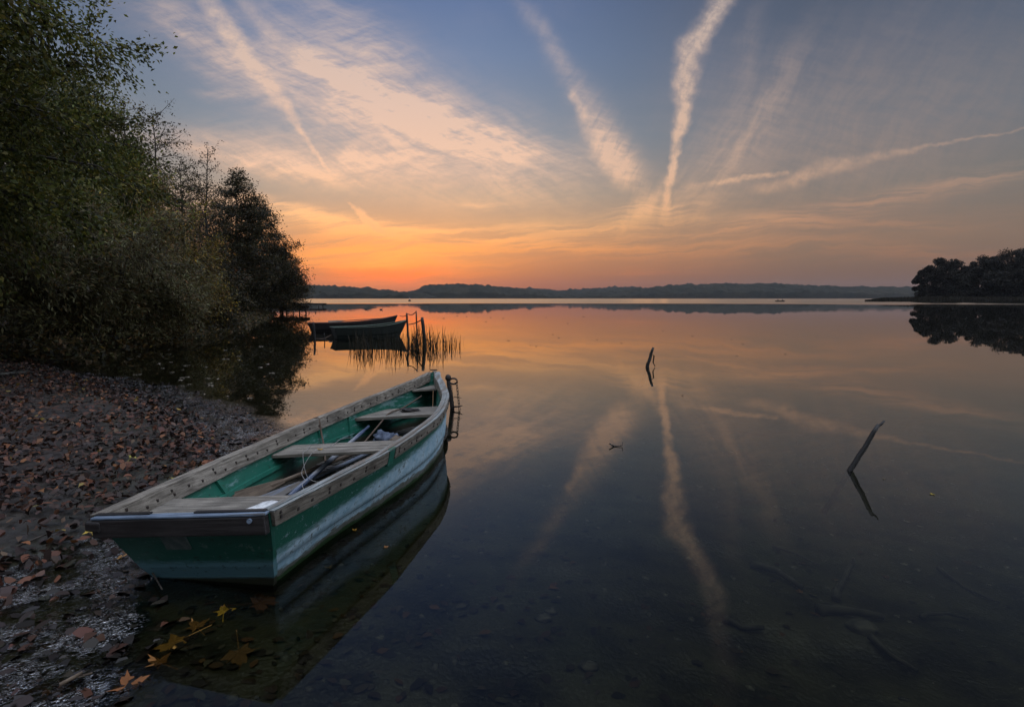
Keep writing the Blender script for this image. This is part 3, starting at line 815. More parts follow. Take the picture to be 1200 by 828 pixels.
# ------------------------------------------------------------------ far boats
def far_boat(loc, heading, L, W, zt, bow, mats, label, seats):
    gw = np.array([.36, .43, .48, .5, .43, .28, .13, .012 / W]) * W; lw = np.array([.26, .3, .35, .38, .33, .2, .09, .012 / W]) * W
    hh = Hull(L, zt, -.05, bow, list(gw), list(lw), .15, .35)
    e = empty('moored_boat', loc, (0, 0, heading), label=label, cat='rowing boat')
    build_hull(hh, e, dict(hull=mats[0], lining=mats[0]))
    for side in (1, -1):
        rail(hh, side, 0, .992, (-.045, .03), (-.004, .022), 40).build('rail_top', mats[1], e)
    mb = MB(); wv = hh.pt(np.array([0.]), zt, 1)[0]; w0 = hh.pt(np.array([0.]), -.1, 1)[0]
    mb.sweep([[(-w0[0], w0[1], -.1), (w0[0], w0[1], -.1), (w0[0], w0[1] + .03, -.1), (-w0[0], w0[1] + .03, -.1)], [(-wv[0], wv[1], zt + .01), (wv[0], wv[1], zt + .01), (wv[0], wv[1] + .03, zt + .01), (-wv[0], wv[1] + .03, zt + .01)]]); mb.build('transom', mats[0], e)
    mb = MB(); ts = np.linspace(0, .97, 20); surface(mb, np.array([hh.pt(ts, .06, 1, -.02), hh.pt(ts, .06, -1, -.02)])); mb.build('floor', mats[0], e)
    for y in seats:
        mb = MB(); mb.box((0, y, zt - .12), (2 * hh.half(y, zt - .12, -.03), .25, .03)); mb.build('seat', mats[0], e)
    return e
def heading(a, b): return math.atan2(-(b[0] - a[0]), b[1] - a[1])
def dist2(a, b): return math.hypot(b[0] - a[0], b[1] - a[1])
a_, b_ = at(361, 28.6), at(466, 30.0)
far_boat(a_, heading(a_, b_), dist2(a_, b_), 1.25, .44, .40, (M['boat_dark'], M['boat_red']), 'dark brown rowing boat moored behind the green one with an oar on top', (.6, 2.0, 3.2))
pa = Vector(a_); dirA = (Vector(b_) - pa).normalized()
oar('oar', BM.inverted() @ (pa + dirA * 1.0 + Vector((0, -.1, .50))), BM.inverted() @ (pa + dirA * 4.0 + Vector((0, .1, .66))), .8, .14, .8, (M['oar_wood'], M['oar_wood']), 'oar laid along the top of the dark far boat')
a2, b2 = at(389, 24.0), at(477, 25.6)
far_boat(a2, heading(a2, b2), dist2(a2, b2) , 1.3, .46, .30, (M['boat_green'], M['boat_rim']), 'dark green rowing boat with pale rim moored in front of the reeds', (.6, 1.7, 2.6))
def post(name, base, top, r0, r1, mat, label, cat='post', group=None, extra=None, below=.5):
    b = Vector(base); t = Vector(top); d = (t - b)
    e = empty(name, base, label=label, cat=cat, group=group)
    mb = MB(); n = 7; pts = [-d.normalized() * below]
    for k in range(n): pts.append(d * k / (n - 1) + Vector((random.uniform(-1, 1), random.uniform(-1, 1), 0)) * r0 * .18)
    rad = [r0] + [r0 + (r1 - r0) * k / (n - 1) for k in range(n)]
    rad[-1] *= .8
    mb.tube(pts, rad, 9); mb.build('shaft', mat, e, True)
    return e
def pst(px, yb, xt, yt_, r, label, Y=None, **kw):
    Y = Y or CAM_H * F_PX / (yb - 349)
    return post('mooring_post', at(px, Y), at(xt, Y, hgt(yt_, Y)), r, r * .85, M['post'], label, **kw)
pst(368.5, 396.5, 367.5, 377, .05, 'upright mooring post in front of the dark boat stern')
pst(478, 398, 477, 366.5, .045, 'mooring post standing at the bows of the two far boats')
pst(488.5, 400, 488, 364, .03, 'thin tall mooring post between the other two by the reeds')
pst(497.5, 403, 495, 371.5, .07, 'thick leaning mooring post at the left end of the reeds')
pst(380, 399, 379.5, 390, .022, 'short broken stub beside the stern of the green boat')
def P3(px, py, Y): return (*at(px, Y)[:2], hgt(py, Y))
rope('mooring_rope', [P3(469, 370, 29.9), P3(473, 370.5, 27), P3(477, 369, 23.3)], .018, M['rope'], 'rope from the dark far boat to the nearest post', local=False)
rope('mooring_rope', [P3(477, 367.5, 23.2), P3(483, 368.5, 22.6), P3(488, 365, 22.3)], .018, M['rope'], 'rope slung between the two thinner mooring posts', local=False)
rope('mooring_rope', [P3(478, 380, 25.5), P3(486, 378.5, 23), P3(495, 374, 21.2)], .022, M['rope'], 'rope from the green boat bow to the thick leaning post', local=False)
rope('mooring_rope', [P3(388, 392, 24), P3(379, 396.5, 23.8), P3(369, 396.5, 23.9)], .02, M['rope'], 'rope from the green boat stern to the upright post', local=False)
# reeds
def reed_patch(name, n, xr, yr, hr, w0, label, seed, cols, tall=None):
    r = np.random.default_rng(seed); V = []; Q = []; T = []
    for i in range(n):
        px = r.uniform(*xr); Y = r.uniform(*yr)
        b = np.array(at(px, Y, -.1)); hh = r.uniform(*hr) * (tall(px) if tall else 1)
        lean = r.normal(0, .12, 2); ww = w0 * r.uniform(.6, 1.3)
        bend = r.random() < .38
        k = len(V); an = r.uniform(0, 3.14); side = np.array([math.cos(an), math.sin(an), 0]) * ww / 2
        for s_, wz in ((0, 1), (.45, .9), (.8, .6), (1, .12)):
            p_ = b + np.array([lean[0] * s_ ** 1.6 * hh, lean[1] * s_ ** 1.6 * hh, (hh + .1) * s_])
            if bend and s_ > .7: p_ = p_ + np.array([lean[0] * 2.5 * hh * (s_ - .7), 0, -(s_ - .7) * hh * 1.1])
            V += [p_ - side * wz, p_ + side * wz]
        for j in range(3): Q.append((k + 2 * j, k + 2 * j + 1, k + 2 * j + 3, k + 2 * j + 2))
        c = np.array(cols[r.integers(len(cols))]) * r.uniform(.7, 1.3); T += [c] * 8
    o = np_mesh(name, np.array(V), np.array(Q), M['reed'], None, False, np.array(T))
    return tag(o, label, 'reeds', kind='stuff')
RC = [(.018, .014, .007), (.026, .019, .009), (.010, .010, .005)]
reed_patch('reeds', 300, (409, 512), (17.6, 20.2), (.3, .76), .018, 'sparse dark reeds standing in the water before the far boats', 41, RC)
reed_patch('reeds', 170, (478, 543), (18.6, 21.5), (.3, .86), .018, 'sparse dark reeds growing in the water right of the posts', 42, RC, lambda p: 1 - .35 * (p > 520))

# ------------------------------------------------------------------ stakes, chain post, twigs
Yp = 8.71
mp = post('mooring_pipe', at(528.5, Yp), (at(524.5, Yp)[0], Yp, hgt(442, Yp)), .032, .030, M['iron'], 'rusty iron mooring pipe with a ring and chain beyond the bow', 'mooring pipe')
pt_ = Vector((at(524.5, Yp)[0], Yp, hgt(442, Yp))) - Vector(at(528.5, Yp))
mb = MB(); mb.sweep([[pt_ + Vector((math.cos(a) * r_, math.sin(a) * r_, z_)) for a in np.linspace(0, 2 * math.pi, 12, endpoint=False)] for r_, z_ in ((.034, -.05), (.046, -.03), (.046, .0), (.032, .03), (.010, .04))]); mb.build('head', M['iron'], mp, True)
mb = MB(); mb.tube([pt_ + Vector((.02 + .06 * (1 - math.cos(a)), 0, -.065 + .045 * math.sin(a))) for a in np.linspace(0, 2 * math.pi, 17)], .014, 7); mb.build('ring', M['iron'], mp, True)
def chain(name, a, b, sag, link, label):
    a = Vector(a); b = Vector(b); n = max(3, int((b - a).length / (link * 1.35))); mb = MB()
    for i in range(n):
        t = (i + .5) / n; p = a.lerp(b, t) + Vector((0, 0, -sag * 4 * t * (1 - t))); d = (b - a).normalized()
        x = d.orthogonal().normalized(); y = d.cross(x)
        if i % 2: x, y = y, -x
        mb.tube([p - a + d * (link * .85 * math.cos(q)) + x * (link * .48 * math.sin(q)) for q in np.linspace(0, 2 * math.pi, 11)], link * .17, 5, 0, False)
    o = mb.build(name, M['iron'], None, True); o.location = a; return tag(o, label, 'chain')
w0 = Vector(at(528.5, Yp))
chain('chain', w0 + pt_ + Vector((.13, 0, -.08)), (at(538.5, Yp - .1)[0], Yp - .1, -.1), 0, .034, 'rusty chain hanging from the ring of the mooring pipe')
chain('chain', w0 + pt_ + Vector((.05, -.05, -.09)), (at(531.5, Yp - .1)[0], Yp - .1, -.1), 0, .026, 'short chain hanging close against the mooring pipe')
rope('mooring_rope', [tuple(bl(.03, 4.70, .42)), (-1.06, 8.35, .22), (-1.04, 8.66, .14)], .012, M['rope'], 'mooring line from the boat bow to the iron pipe', local=False)
def twig(name, pts, r0, label, mat='post', cat='twig', subs=()):
    P_ = [Vector(p) for p in pts]; c = P_[0]; mb = MB(); n = len(P_)
    mb.tube([p - c for p in P_], [r0 * (1 - .55 * i / (n - 1)) for i in range(n)], 7)
    for a, b, rr in subs: mb.tube([P_[a] - c, Vector(b) - c], [rr, rr * .5], 5)
    o = mb.build(name, M[mat], None, True); o.location = c; return tag(o, label, cat)
twig('driftwood_twig', [(*at(529, 8.6)[:2], .04), (*at(537, 8.58)[:2], .05), (*at(541, 8.55)[:2], .07)], .014, 'thin dark twig poking sideways from the water by the chain')
twig('driftwood_twig', [(*at(531, 8.75)[:2], .17), (*at(540, 8.7)[:2], .16)], .007, 'fine twig caught in the chain of the mooring pipe')
p_ = on_water(723, 523)
twig('driftwood_twig', [(p_[0] - .09, p_[1], .035), (p_[0] - .03, p_[1], .005), (p_[0] + .06, p_[1], .012), (p_[0] + .065, p_[1], .055)], .008, 'small forked twig floating alone in the middle of the lake', subs=((1, (p_[0] - .10, p_[1] + .02, -.01), .006),))
# two stakes
Y1 = 14.0
e = post('stake', at(759.5, Y1), P3(766, 407, Y1), .045, .032, M['post'], 'short stake with a stub branch leaning in the lake behind the twig', 'stake')
mb = MB(); k = Vector(P3(764, 418, Y1)) - Vector(at(759.5, Y1)); mb.tube([k + Vector((0, 0, .09)), k + Vector((.07, 0, .02)), k + Vector((.05, 0, -.14)), k + Vector((.10, 0, -.235))], [.014, .018, .016, .012], 7); mb.build('branch_stub', M['post'], e, True)
Y2 = 5.5
e = post('stake', at(1006, Y2), P3(1037, 499, Y2), .026, .020, M['post'], 'long bare stake leaning right in the water near the right edge', 'stake')
k = Vector(P3(1036, 501, Y2)) - Vector(at(1006, Y2)); mb = MB(); mb.tube([k + Vector((-.012, 0, -.01)), k + Vector((.035, 0, .02)), k + Vector((.062, 0, .055))], [.013, .012, .009], 7); mb.build('branch_stub', M['post'], e, True)
# sunken wood
M['sunk_wood'] = m_noisy('sunken_grey_wood', (.012, .011, .008), (.036, .034, .025), .8, 10, .01, (1, 1, 1))
for k, (x0_, y0_, x1_, y1_, rr, lab) in enumerate((
    (980, 700, 1000, 655, .03, 'pale sunken branch below the leaning stake'), (880, 660, 940, 688, .04, 'dark sunken log left of the pale branch'),
    (960, 715, 1035, 722, .045, 'thick dark sunken log at the foot of the pale branch'), (1080, 722, 1135, 724, .02, 'thin curved sunken stick at the lower right'),
    (850, 725, 895, 735, .03, 'dark sunken stick left of the thick log'), (1020, 745, 1075, 785, .025, 'sunken stick pointing at the lower right corner'),
    (1100, 665, 1170, 705, .022, 'long thin sunken branch near the right edge'), (905, 640, 960, 662, .015, 'slim sunken twig above the dark log'))):
    a_ = np.array(under(x0_, y0_, .03)); b_ = np.array(under(x1_, y1_, .03)); m_ = (a_ + b_) / 2 + np.array([.03, .02, .02]) * random.uniform(-1, 1)
    twig('sunken_branch', [a_, a_ * .7 + m_ * .3 + np.array([0, .02, 0]), m_, b_], rr, lab, 'sunk_wood', 'branch')
for px, py, s, lab in ((637, 724, .05, 'pale rounded stone on the bottom in mid lake foreground'), (645, 716, .04, 'smaller pale stone touching the rounded one'), (690, 780, .05, 'grey stone near the bottom edge of the picture'), (1010, 735, .09, 'flat dark stone beside the sunken logs')):
    lump('sunken_stone', under(px, py, .01), (s, s * .8, s * .5), M['stone'], lab, 'stone', px, .16)
for (x0_, y0_, x1_, y1_, rr, m_, lab) in ((70, 802, 108, 788, .009, 'oar_wood', 'pale brown twig lying in the wet leaves at the bottom left'), (-4, 440, 38, 436, .05, 'stone', 'grey fallen branch at the left edge under the bushes'),
    (20, 640, 70, 622, .008, 'bark', 'dark twig across the border of dry and wet leaves'), (150, 605, 190, 690, .010, 'bark', 'thin dark stick slanting in the wet leaves left of the transom'), (60, 560, 120, 552, .008, 'bark', 'dark twig lying on the dry leaf drift'), (205, 505, 250, 488, .009, 'bark', 'dark twig on the wet gravel beyond the boat rail')):
    a_ = np.array(under(x0_, y0_, .05)); b_ = np.array(under(x1_, y1_, .04)); twig('fallen_twig', [a_, a_ * .6 + b_ * .4 + np.array([.02, .03, .015]), a_ * .3 + b_ * .7 + np.array([-.01, -.015, .01]), b_], rr, lab, m_, 'twig')
# specks of leaf floating out on the lake
proto = None; r_ = np.random.default_rng(5)
SPK = [(570, 377), (611, 384), (622, 405), (628, 406), (648, 392), (655, 396), (665, 379), (684, 371), (700, 398), (728, 402), (777, 388), (812, 394), (847, 405), (857, 398), (863, 417), (957, 395), (985, 383), (920, 415), (575, 372), (590, 373), (536, 370), (547, 371), (560, 372), (531, 491), (800, 463), (596, 399), (640, 372), (520, 373), (900, 400), (870, 403)]
for k, (px, py) in enumerate(SPK):
    loc = on_water(px, py); s = .022 * loc[1] / 8 * r_.uniform(.8, 1.5) + .015
    if proto is None:
        proto = lobed_leaf('floating_leaf', loc, 1.0, 0, (.03, .022, .015), 'small dark dead leaf floating on the open lake', None, (0, 0), False)
        proto['group'] = 'dead leaves floating on the open lake'; o = proto
    else:
        o = proto.copy(); COL.objects.link(o)
    o.location = (loc[0], loc[1], .012); o.scale = (s, s, s * 1.4); o.rotation_euler = (r_.uniform(-.12, .12), r_.uniform(-.12, .12), r_.uniform(0, 6))
proto2 = None
for k in range(46):
    px = r_.uniform(150, 340); py = r_.uniform(405, 470)
    loc = on_water(px, py)
    if shore_d(loc[0], loc[1]) > -.25: continue
    if proto2 is None:
        proto2 = lobed_leaf('floating_leaf', loc, 1.0, 0, (.20, .17, .13), 'pale dead leaf floating in the tree reflection', None, (0, 0), False)
        proto2['group'] = 'pale leaves floating under the trees'; o = proto2
    else:
        o = proto2.copy(); COL.objects.link(o)
    s = r_.uniform(.06, .13); o.location = (loc[0], loc[1], .012); o.scale = (s * 1.3, s, s); o.rotation_euler = (r_.uniform(-.08, .08), r_.uniform(-.08, .08), r_.uniform(0, 6))

# ------------------------------------------------------------------ jetties
def jetty(loc, heading_, L, W, h_, n, label, rail_=False):
    e = empty('jetty', loc, (0, 0, heading_), label=label, cat='jetty')
    mb = MB(); k = int(L / .16)
    for i in range(k): mb.box((0, L * (i + .5) / k, h_ - .02 + random.uniform(-.006, .006)), (W * random.uniform(.97, 1.03), L / k - .012, .035))
    mb.build('deck', M['jetty'], e)
    for sx in (-1, 1):
        mb = MB(); mb.box((sx * W * .38, L / 2, h_ - .19), (.08, L, .30)); mb.build('beam', M['post'], e)
        for i in range(n):
            mb = MB(); y = L * (i + .3) / (n - .4); mb.tube([(sx * W * .40, y, -1.2), (sx * W * .40, y, h_ + (.12 if i % 2 else .0) - .05)], .07, 8); mb.build('pile', M['post'], e, True)
    return e
a_, b_ = at(306, 66), at(360, 64.5)
jetty(a_, heading(a_, b_), dist2(a_, b_), 1.5, hgt(357.5, 65), 4, 'grey plank jetty reaching out from under the left trees')
a_, b_ = at(345, 112), at(381, 108)
jetty(a_, heading(a_, b_), dist2(a_, b_), 1.3, hgt(355.2, 108), 3, 'thin distant jetty beyond the left trees')

# ------------------------------------------------------------------ trees
class TubeSet:
    """many tapering twigs gathered into one mesh"""
    def __init__(s): s.V = []; s.Q = []; s.n = 0
    def add(s, pts, r0, r1, k=4):
        pts = np.asarray(pts, float); m = len(pts)
        d = np.gradient(pts, axis=0); d /= np.linalg.norm(d, axis=1)[:, None] + 1e-9
        ref = np.where(np.abs(d[:, 2:3]) > .9, np.array([[1., 0, 0]]), np.array([[0, 0, 1.]]))
        a = np.cross(ref, d); a /= np.linalg.norm(a, axis=1)[:, None] + 1e-9; b = np.cross(d, a)
        an = np.arange(k) * 2 * np.pi / k; r = np.linspace(r0, r1, m)[:, None, None]
        v = pts[:, None] + r * (a[:, None] * np.cos(an)[None, :, None] + b[:, None] * np.sin(an)[None, :, None])
        s.V.append(v.reshape(-1, 3))
        i = np.arange(m - 1)[:, None] * k; j = np.arange(k)[None]; j2 = (j + 1) % k
        s.Q.append((np.stack([i + j, i + j2, i + k + j2, i + k + j], -1) + s.n).reshape(-1, 4)); s.n += m * k
    def build(s, name, mat, parent): return np_mesh(name, np.concatenate(s.V), np.concatenate(s.Q), mat, parent, True)

def tree(name, base, height, prof, label, cat='tree', cols=None, wts=None, nleaf=12000, leaf=.09, width=.5, h0=.15, nb=40, trunk_r=.18, rise=(.2, .9), droop=.0, lean=(0, 0), sub=9, puff=.35, seed=0, group=None, density=None, stems=1, leafdir=None, offc=(0, 0), trunk_top=.97):
    """prof(h) -> crown radius in m at height fraction h"""
    r = np.random.default_rng(seed)
    bx, by = base[0], base[1]; bz = float(ground_z(bx, by)) - .1
    e = empty(name, (bx, by, bz), label=label, cat=cat, group=group)
    ts = TubeSet(); bt = TubeSet(); anch = []; anw = []; adir = []
    H_ = height
    axes = []
    for sI in range(stems):
        ph = r.uniform(0, 6.28); sp = 0 if stems == 1 else r.uniform(.2, .9) * prof(.5)
        n = 9; hh = np.linspace(0, 1, n); top = H_ * (trunk_top if stems == 1 else r.uniform(.6, .95))
        wob = np.cumsum(r.normal(0, .012 * H_, (n, 2)), 0); wob -= wob[0]
        ax = np.stack([lean[0] * hh ** 1.5 + wob[:, 0] * .5 + sp * math.cos(ph) * hh ** .8 + (.1 * math.cos(ph) if stems > 1 else 0), lean[1] * hh ** 1.5 + wob[:, 1] * .5 + sp * math.sin(ph) * hh ** .8 + (.1 * math.sin(ph) if stems > 1 else 0), top * hh], 1)
        ts.add(ax, trunk_r, trunk_r * .12, 8); axes.append(ax)
    for i in range(nb):
        ax = axes[i % stems]
        u = h0 + (1 - h0) * ((i + r.random()) / nb) ** .9 * .97
        top = ax[-1, 2]; p0 = np.array([np.interp(u * H_ if u * H_ < top else top * r.uniform(.7, 1), ax[:, 2], ax[:, c]) for c in range(3)])
        ph = i * 2.399963 + r.normal(0, .4)
        rad = prof(u) * r.uniform(.65, 1.08)
        el = r.uniform(*rise) * (1 if u < .85 else 1.2)
        m = 6; s = np.linspace(0, 1, m)
        out = np.array([math.cos(ph), math.sin(ph), 0])
        L = rad
        zz = L * (math.tan(el) * s * .8 - droop * s ** 2)
        br = p0 + out * (L * s)[:, None] + np.array([offc[0], offc[1], 0]) * (s ** 1.2)[:, None] * u; br[:, 2] += zz
        br += np.cumsum(r.normal(0, .03 * L, (m, 3)), 0) * (s[:, None])
        bt.add(br, max(.012, trunk_r * .33 * (1 - u * .6)), .006, 4)
        ns = max(3, int(sub * rad / max(prof(.4), .3)))
        for j in range(ns):
            q = .22 + .78 * (j + r.random()) / ns
            p1 = np.array([np.interp(q, s, br[:, c]) for c in range(3)])
            dl = L * .38 * (1.15 - q * .6) * r.uniform(.6, 1.3)
            d_ = out * r.uniform(.2, 1) + r.normal(0, .65, 3) + np.array([0, 0, .35 - droop]); d_ /= np.linalg.norm(d_)
            s4 = np.linspace(0, 1, 4)[:, None]
            tw = p1 + d_ * dl * s4 + np.array([0, 0, -droop * .5]) * dl * s4 ** 2 + r.normal(0, .03 * dl, (4, 3)) * s4
            bt.add(tw, .011, .004, 3)
            w = density(u) if density else 1.0
            for c in np.linspace(.25, 1, 4):
                anch.append(p1 + (tw[-1] - p1) * c); anw.append(w * (.4 + dl)); adir.append(d_)
    anch = np.array(anch); anw = np.array(anw); adir = np.array(adir); anw /= anw.sum()
    k = r.choice(len(anch), nleaf, p=anw)
    spread_ = puff * r.uniform(.3, 1, (nleaf, 1))
    cen = anch[k] + r.normal(0, 1, (nleaf, 3)) * spread_ * np.array([1, 1, .75])
    cen[:, 2] = np.maximum(cen[:, 2], .12)
    clump = r.uniform(.45, 1.65, len(anch))[k][:, None]
    hue = (vnoise(cen[:, 0] + cen[:, 2] * .7, cen[:, 1] - cen[:, 2] * .5, 1.6, seed % 17 + 1))[:, None]
    ti = pick_tints(nleaf, cols, wts, .25, seed + 1) * clump * (.8 + .6 * hue)
    ldir = adir[k] + np.array([0, 0, -.35]) if leafdir is None else np.broadcast_to(np.array(leafdir), cen.shape) + adir[k] * .6
    v, q, t = leaf_cloud(cen, np.full(nleaf, leaf), ti, 0, ldir, width, .14, seed + 2)
    ts.build('trunk', M['bark'], e); bt.build('branches', M['bark'], e)
    np_mesh('crown', v, q, M['leaf'], e, False, t)
    return e

GREEN = [(.060, .070, .014), (.085, .088, .018), (.125, .105, .018), (.036, .044, .012)]
AUT = [(.070, .062, .018), (.14, .10, .022), (.21, .14, .02), (.09, .05, .018)]
DARK = [(.026, .026, .010), (.044, .037, .014), (.07, .046, .018), (.016, .015, .008)]
WIL = [(.115, .106, .044), (.08, .072, .028), (.145, .132, .068), (.08, .055, .020), (.13, .074, .024)]
def bell(peak, wid, lo=.25, rmax=1.0):
    return lambda u: rmax * max(lo if u < peak else .06, (1 - abs((u - peak) / (peak if u < peak else 1 - peak)) ** wid) ** .75 if abs(u - peak) < (peak if u < peak else 1 - peak) else .06)

# big overhanging tree at the left, trunk outside the picture
tree('overhanging_tree', (-12.3, 10.8), 15.5, bell(.30, 1.05, .35, 4.9), 'large green leafed tree with fronds overhanging the top left corner', cols=GREEN, wts=[4, 5, 3, 3], nleaf=150000, leaf=.115, width=.5, h0=.16, nb=150, trunk_r=.24, rise=(.2, .6), droop=.45, sub=17, puff=.24, seed=101)
# shrubs on the bank
SH = [(20, 16.5, 4.6, 2.3, 'grey green willow bush at the left edge of the leaf bank', 201, WIL), (92, 17.5, 4.9, 2.3, 'tall olive willow bush second from the left edge', 202, WIL),
      (150, 19.6, 4.3, 2.1, 'spreading willow bush in the middle of the bank thicket', 203, WIL), (196, 21.5, 3.2, 1.9, 'low willow bush leaning over the water right of the thicket', 204, WIL),
      (212, 27.5, 3.6, 2.2, 'yellow green bush glowing between the dark trunks', 205, AUT), (60, 21, 6.4, 2.6, 'dark bush rising behind the two left willow bushes', 206, GREEN),
      (130, 24.5, 6.2, 2.7, 'brownish autumn bush behind the middle willow', 207, AUT), (243, 31.5, 2.6, 1.7, 'small drooping bush at the water under the bare trees', 208, DARK)]
for px, Y, hh, rr, lab, sd, cc in SH:
    b = at(px, Y); dd = shore_d(b[0], Y)
    tree('willow_bush' if cc is WIL else 'bush', b, hh, bell(.45, 2.5, .6, rr), lab, 'bush', cc, [4, 4, 2, 3, 1][:len(cc)], 30000, .16 if cc is WIL else .14, .26 if cc is WIL else .5, .03, 70, .05, (.2, 1.1), .35, (0, 0), 10, .32, sd, stems=5)
# row of trees along the left shore
def sparse(u): return .35 if u > .62 else 1.0
TR = [
 (62, 25, 11.5, 3.2, .45, 'dense green tree behind the willow bushes at the left', GREEN, [4, 4, 2, 4], 34000, 301, None),
 (118, 29, 12.0, 3.0, .45, 'olive green tree left of the thin bare topped trees', GREEN, [4, 4, 3, 3], 30000, 302, None),
 (163, 31, 11.9, 2.4, .5, 'thin leaved tree rising behind the overhanging fronds', AUT, [4, 2, 1, 4], 9000, 303, sparse),
 (192, 34, 12.4, 3.0, .5, 'half bare tree with sky showing through its twigs', DARK, [3, 3, 3, 3], 8000, 304, sparse),
 (222, 39, 10.6, 2.5, .45, 'small brown leaved tree between the two bare topped trees', DARK, [3, 3, 4, 3], 6500, 305, None),
 (251, 43, 12.8, 2.5, .42, 'slender bare topped tree with a straight dark trunk', DARK, [3, 3, 3, 3], 8000, 306, sparse),
 (284, 50, 12.6, 3.6, .22, 'tall dark tree at the shoulder of the shore row', DARK, [4, 4, 3, 4], 42000, 307, None),
 (310, 57, 11.2, 3.9, .20, 'dark rounded tree near the end of the left shore', DARK, [4, 4, 3, 4], 42000, 308, None),
 (332, 62, 7.2, 3.0, .18, 'lowest dark tree overhanging the jetty at the shore end', DARK, [4, 4, 3, 4], 30000, 309, None)]
for px, Y, hh, rr, pk, lab, cc, ww, nl, sd, dens in TR:
    tree('shore_tree', at(px, Y), hh, bell(pk, 1.5 if nl > 40000 or sd == 309 else 2.0, .7, rr), lab, 'tree', cc, ww, nl, .17 if nl > 10000 else .13, .6, .04 if nl > 10000 else .2, 80 if nl > 10000 else 54, .15, (.1, .9), .16, (0, 0), 11, .42 if nl > 10000 else .32, sd, density=dens)
# wood farther inland closing the view under the trees: one mass
r = np.random.default_rng(77); n = 26000
Yv = r.uniform(26, 75, n); pxv = r.uniform(-260, 318, n)
xv = (pxv - CX) / F_PX * Yv; dv = shore_d(xv, Yv)
keep = dv > 1.5; xv, Yv, pxv = xv[keep], Yv[keep], pxv[keep]
top = np.interp(pxv, [-260, 60, 150, 240, 280, 318], [9, 8, 4.6, 1.6, 2.6, 2.6]) * (.75 + .5 * vnoise(xv, Yv, 3, 4))
zv = ground_z(xv, Yv) + top * r.random(len(xv)) ** .8
v, q, t = leaf_cloud(np.column_stack([xv, Yv, zv]), np.full(len(xv), .42), pick_tints(len(xv), DARK + AUT, [4, 4, 3, 4, 2, 1, .3, 1], .3, 8), .2, None, .75, .15, 9)
tag(np_mesh('undergrowth', v, q, M['leaf'], None, False, t), 'dark undergrowth filling the wood behind the shore trees', 'undergrowth', kind='stuff')
n = 16000; Yv = 14.5 + 50 * r.random(n) ** 1.6; dv = r.uniform(-.9, 3.2, n); xs_ = np.interp(Yv, SY, SXX); xv = xs_ - dv * 1.03 - .1
zv = np.maximum(ground_z(xv, Yv), 0) + (.12 + .75 * vnoise(xv, Yv, 1.2, 14)) * r.random(n) * np.clip((dv + 1.1) / .8, .15, 1)
v, q, t = leaf_cloud(np.column_stack([xv, Yv, zv]), np.full(n, .17), pick_tints(n, DARK + AUT + WIL, [4, 4, 3, 4, 1, .4, .1, 2, .5, 1, .3, 2, 1], .3, 18), .3, None, .5, .15, 19)
tag(np_mesh('bank_vegetation', v, q, M['leaf'], None, False, t), 'low brown and green growth along the foot of the left bank', 'undergrowth', kind='stuff')
# roots and dead branches at the waterline
for px, py, Y, lab in ((252, 372, 34, 'bare dead branch arching down to the water under the trees'), (240, 388, 26.5, 'grey dead branch lying at the foot of the low willow bush')):
    b = Vector(at(px, Y)); twig('dead_branch', [b + Vector((-1.6, .4, .9)), b + Vector((-.7, .2, .75)), b + Vector((-.1, 0, .45)), b + Vector((.15, 0, -.05))], .045, lab, 'bark', 'branch', ((1, b + Vector((.1, .1, 1.1)), .025),))

# ------------------------------------------------------------------ right headland, far hills
def ridge(name, prof, Y, depth, label, rough=8, seed=0, step=6.0, base=0):
    """wooded ridge: prof is a list of (px, py) for its skyline at distance Y"""
    xs_ = np.arange((prof[0][0] - CX) / F_PX * Y, (prof[-1][0] - CX) / F_PX * Y, step)
    hs = np.interp(xs_ * F_PX / Y + CX, [p[0] for p in prof], [hgt(p[1], Y) for p in prof])
    k = 26; dy = np.linspace(0, 1, k); shape = np.concatenate([[0.0, .40], .40 + .60 * np.sin(np.linspace(0.02, 1, 12) * np.pi / 2), np.linspace(.99, .6, k - 14)])
    dd = np.concatenate([[0, .5], np.linspace(2, depth, 12), np.linspace(depth * 1.15, depth * 3, k - 14)])
    X, D = np.meshgrid(xs_, dd); S = np.repeat(shape[:, None], len(xs_), 1)
    canopy = (vnoise(X, D * .7, 11, seed) - .5) * rough + (vnoise(X, D, 26, seed + 1) - .5) * rough * 1.1 + (vnoise(X, D, 5.5, seed + 3) - .5) * rough * .6
    Z = S * (hs[None] ) + canopy * np.clip(S * 2, 0, 1) * np.clip(hs[None] / 20, .15, 1); Z[0] = -3
    Yw = Y + D + (vnoise(X, X * 0, 120, seed + 2) - .5) * 60
    # pull the crest up to the measured skyline
    v = np.stack([X, Yw, Z], -1).reshape(-1, 3); nx, ny = len(xs_), len(dd)
    i = (np.arange(ny - 1)[:, None] * nx + np.arange(nx - 1)[None]).ravel()
    o = np_mesh(name, v, np.stack([i, i + 1, i + nx + 1, i + nx], 1), M['forest'], None, True)
    return tag(o, label, kind='structure')
ridge('hills', [(-500, 338), (0, 336), (340, 334), (362, 335), (376, 335), (386, 337), (400, 337.5), (425, 339), (445, 340), (460, 342), (480, 343), (500, 349)], 1500, 160, 'wooded far shore at the left below the sunset', 9, 3)
ridge('hills', [(462, 349), (468, 343), (478, 338), (492, 334.5), (510, 332.8), (540, 332), (565, 333), (590, 336), (610, 338), (640, 342), (680, 349)], 1750, 200, 'broad wooded hill on the far shore', 9, 5)
ridge('hills', [(560, 341), (600, 337.5), (620, 336.5), (640, 338), (665, 340), (680, 338.5), (700, 338), (720, 336.5), (740, 335.5), (755, 336), (775, 338), (800, 340), (900, 342)], 2400, 250, 'hazy low hills behind the middle of the far shore', 12, 8, 8)
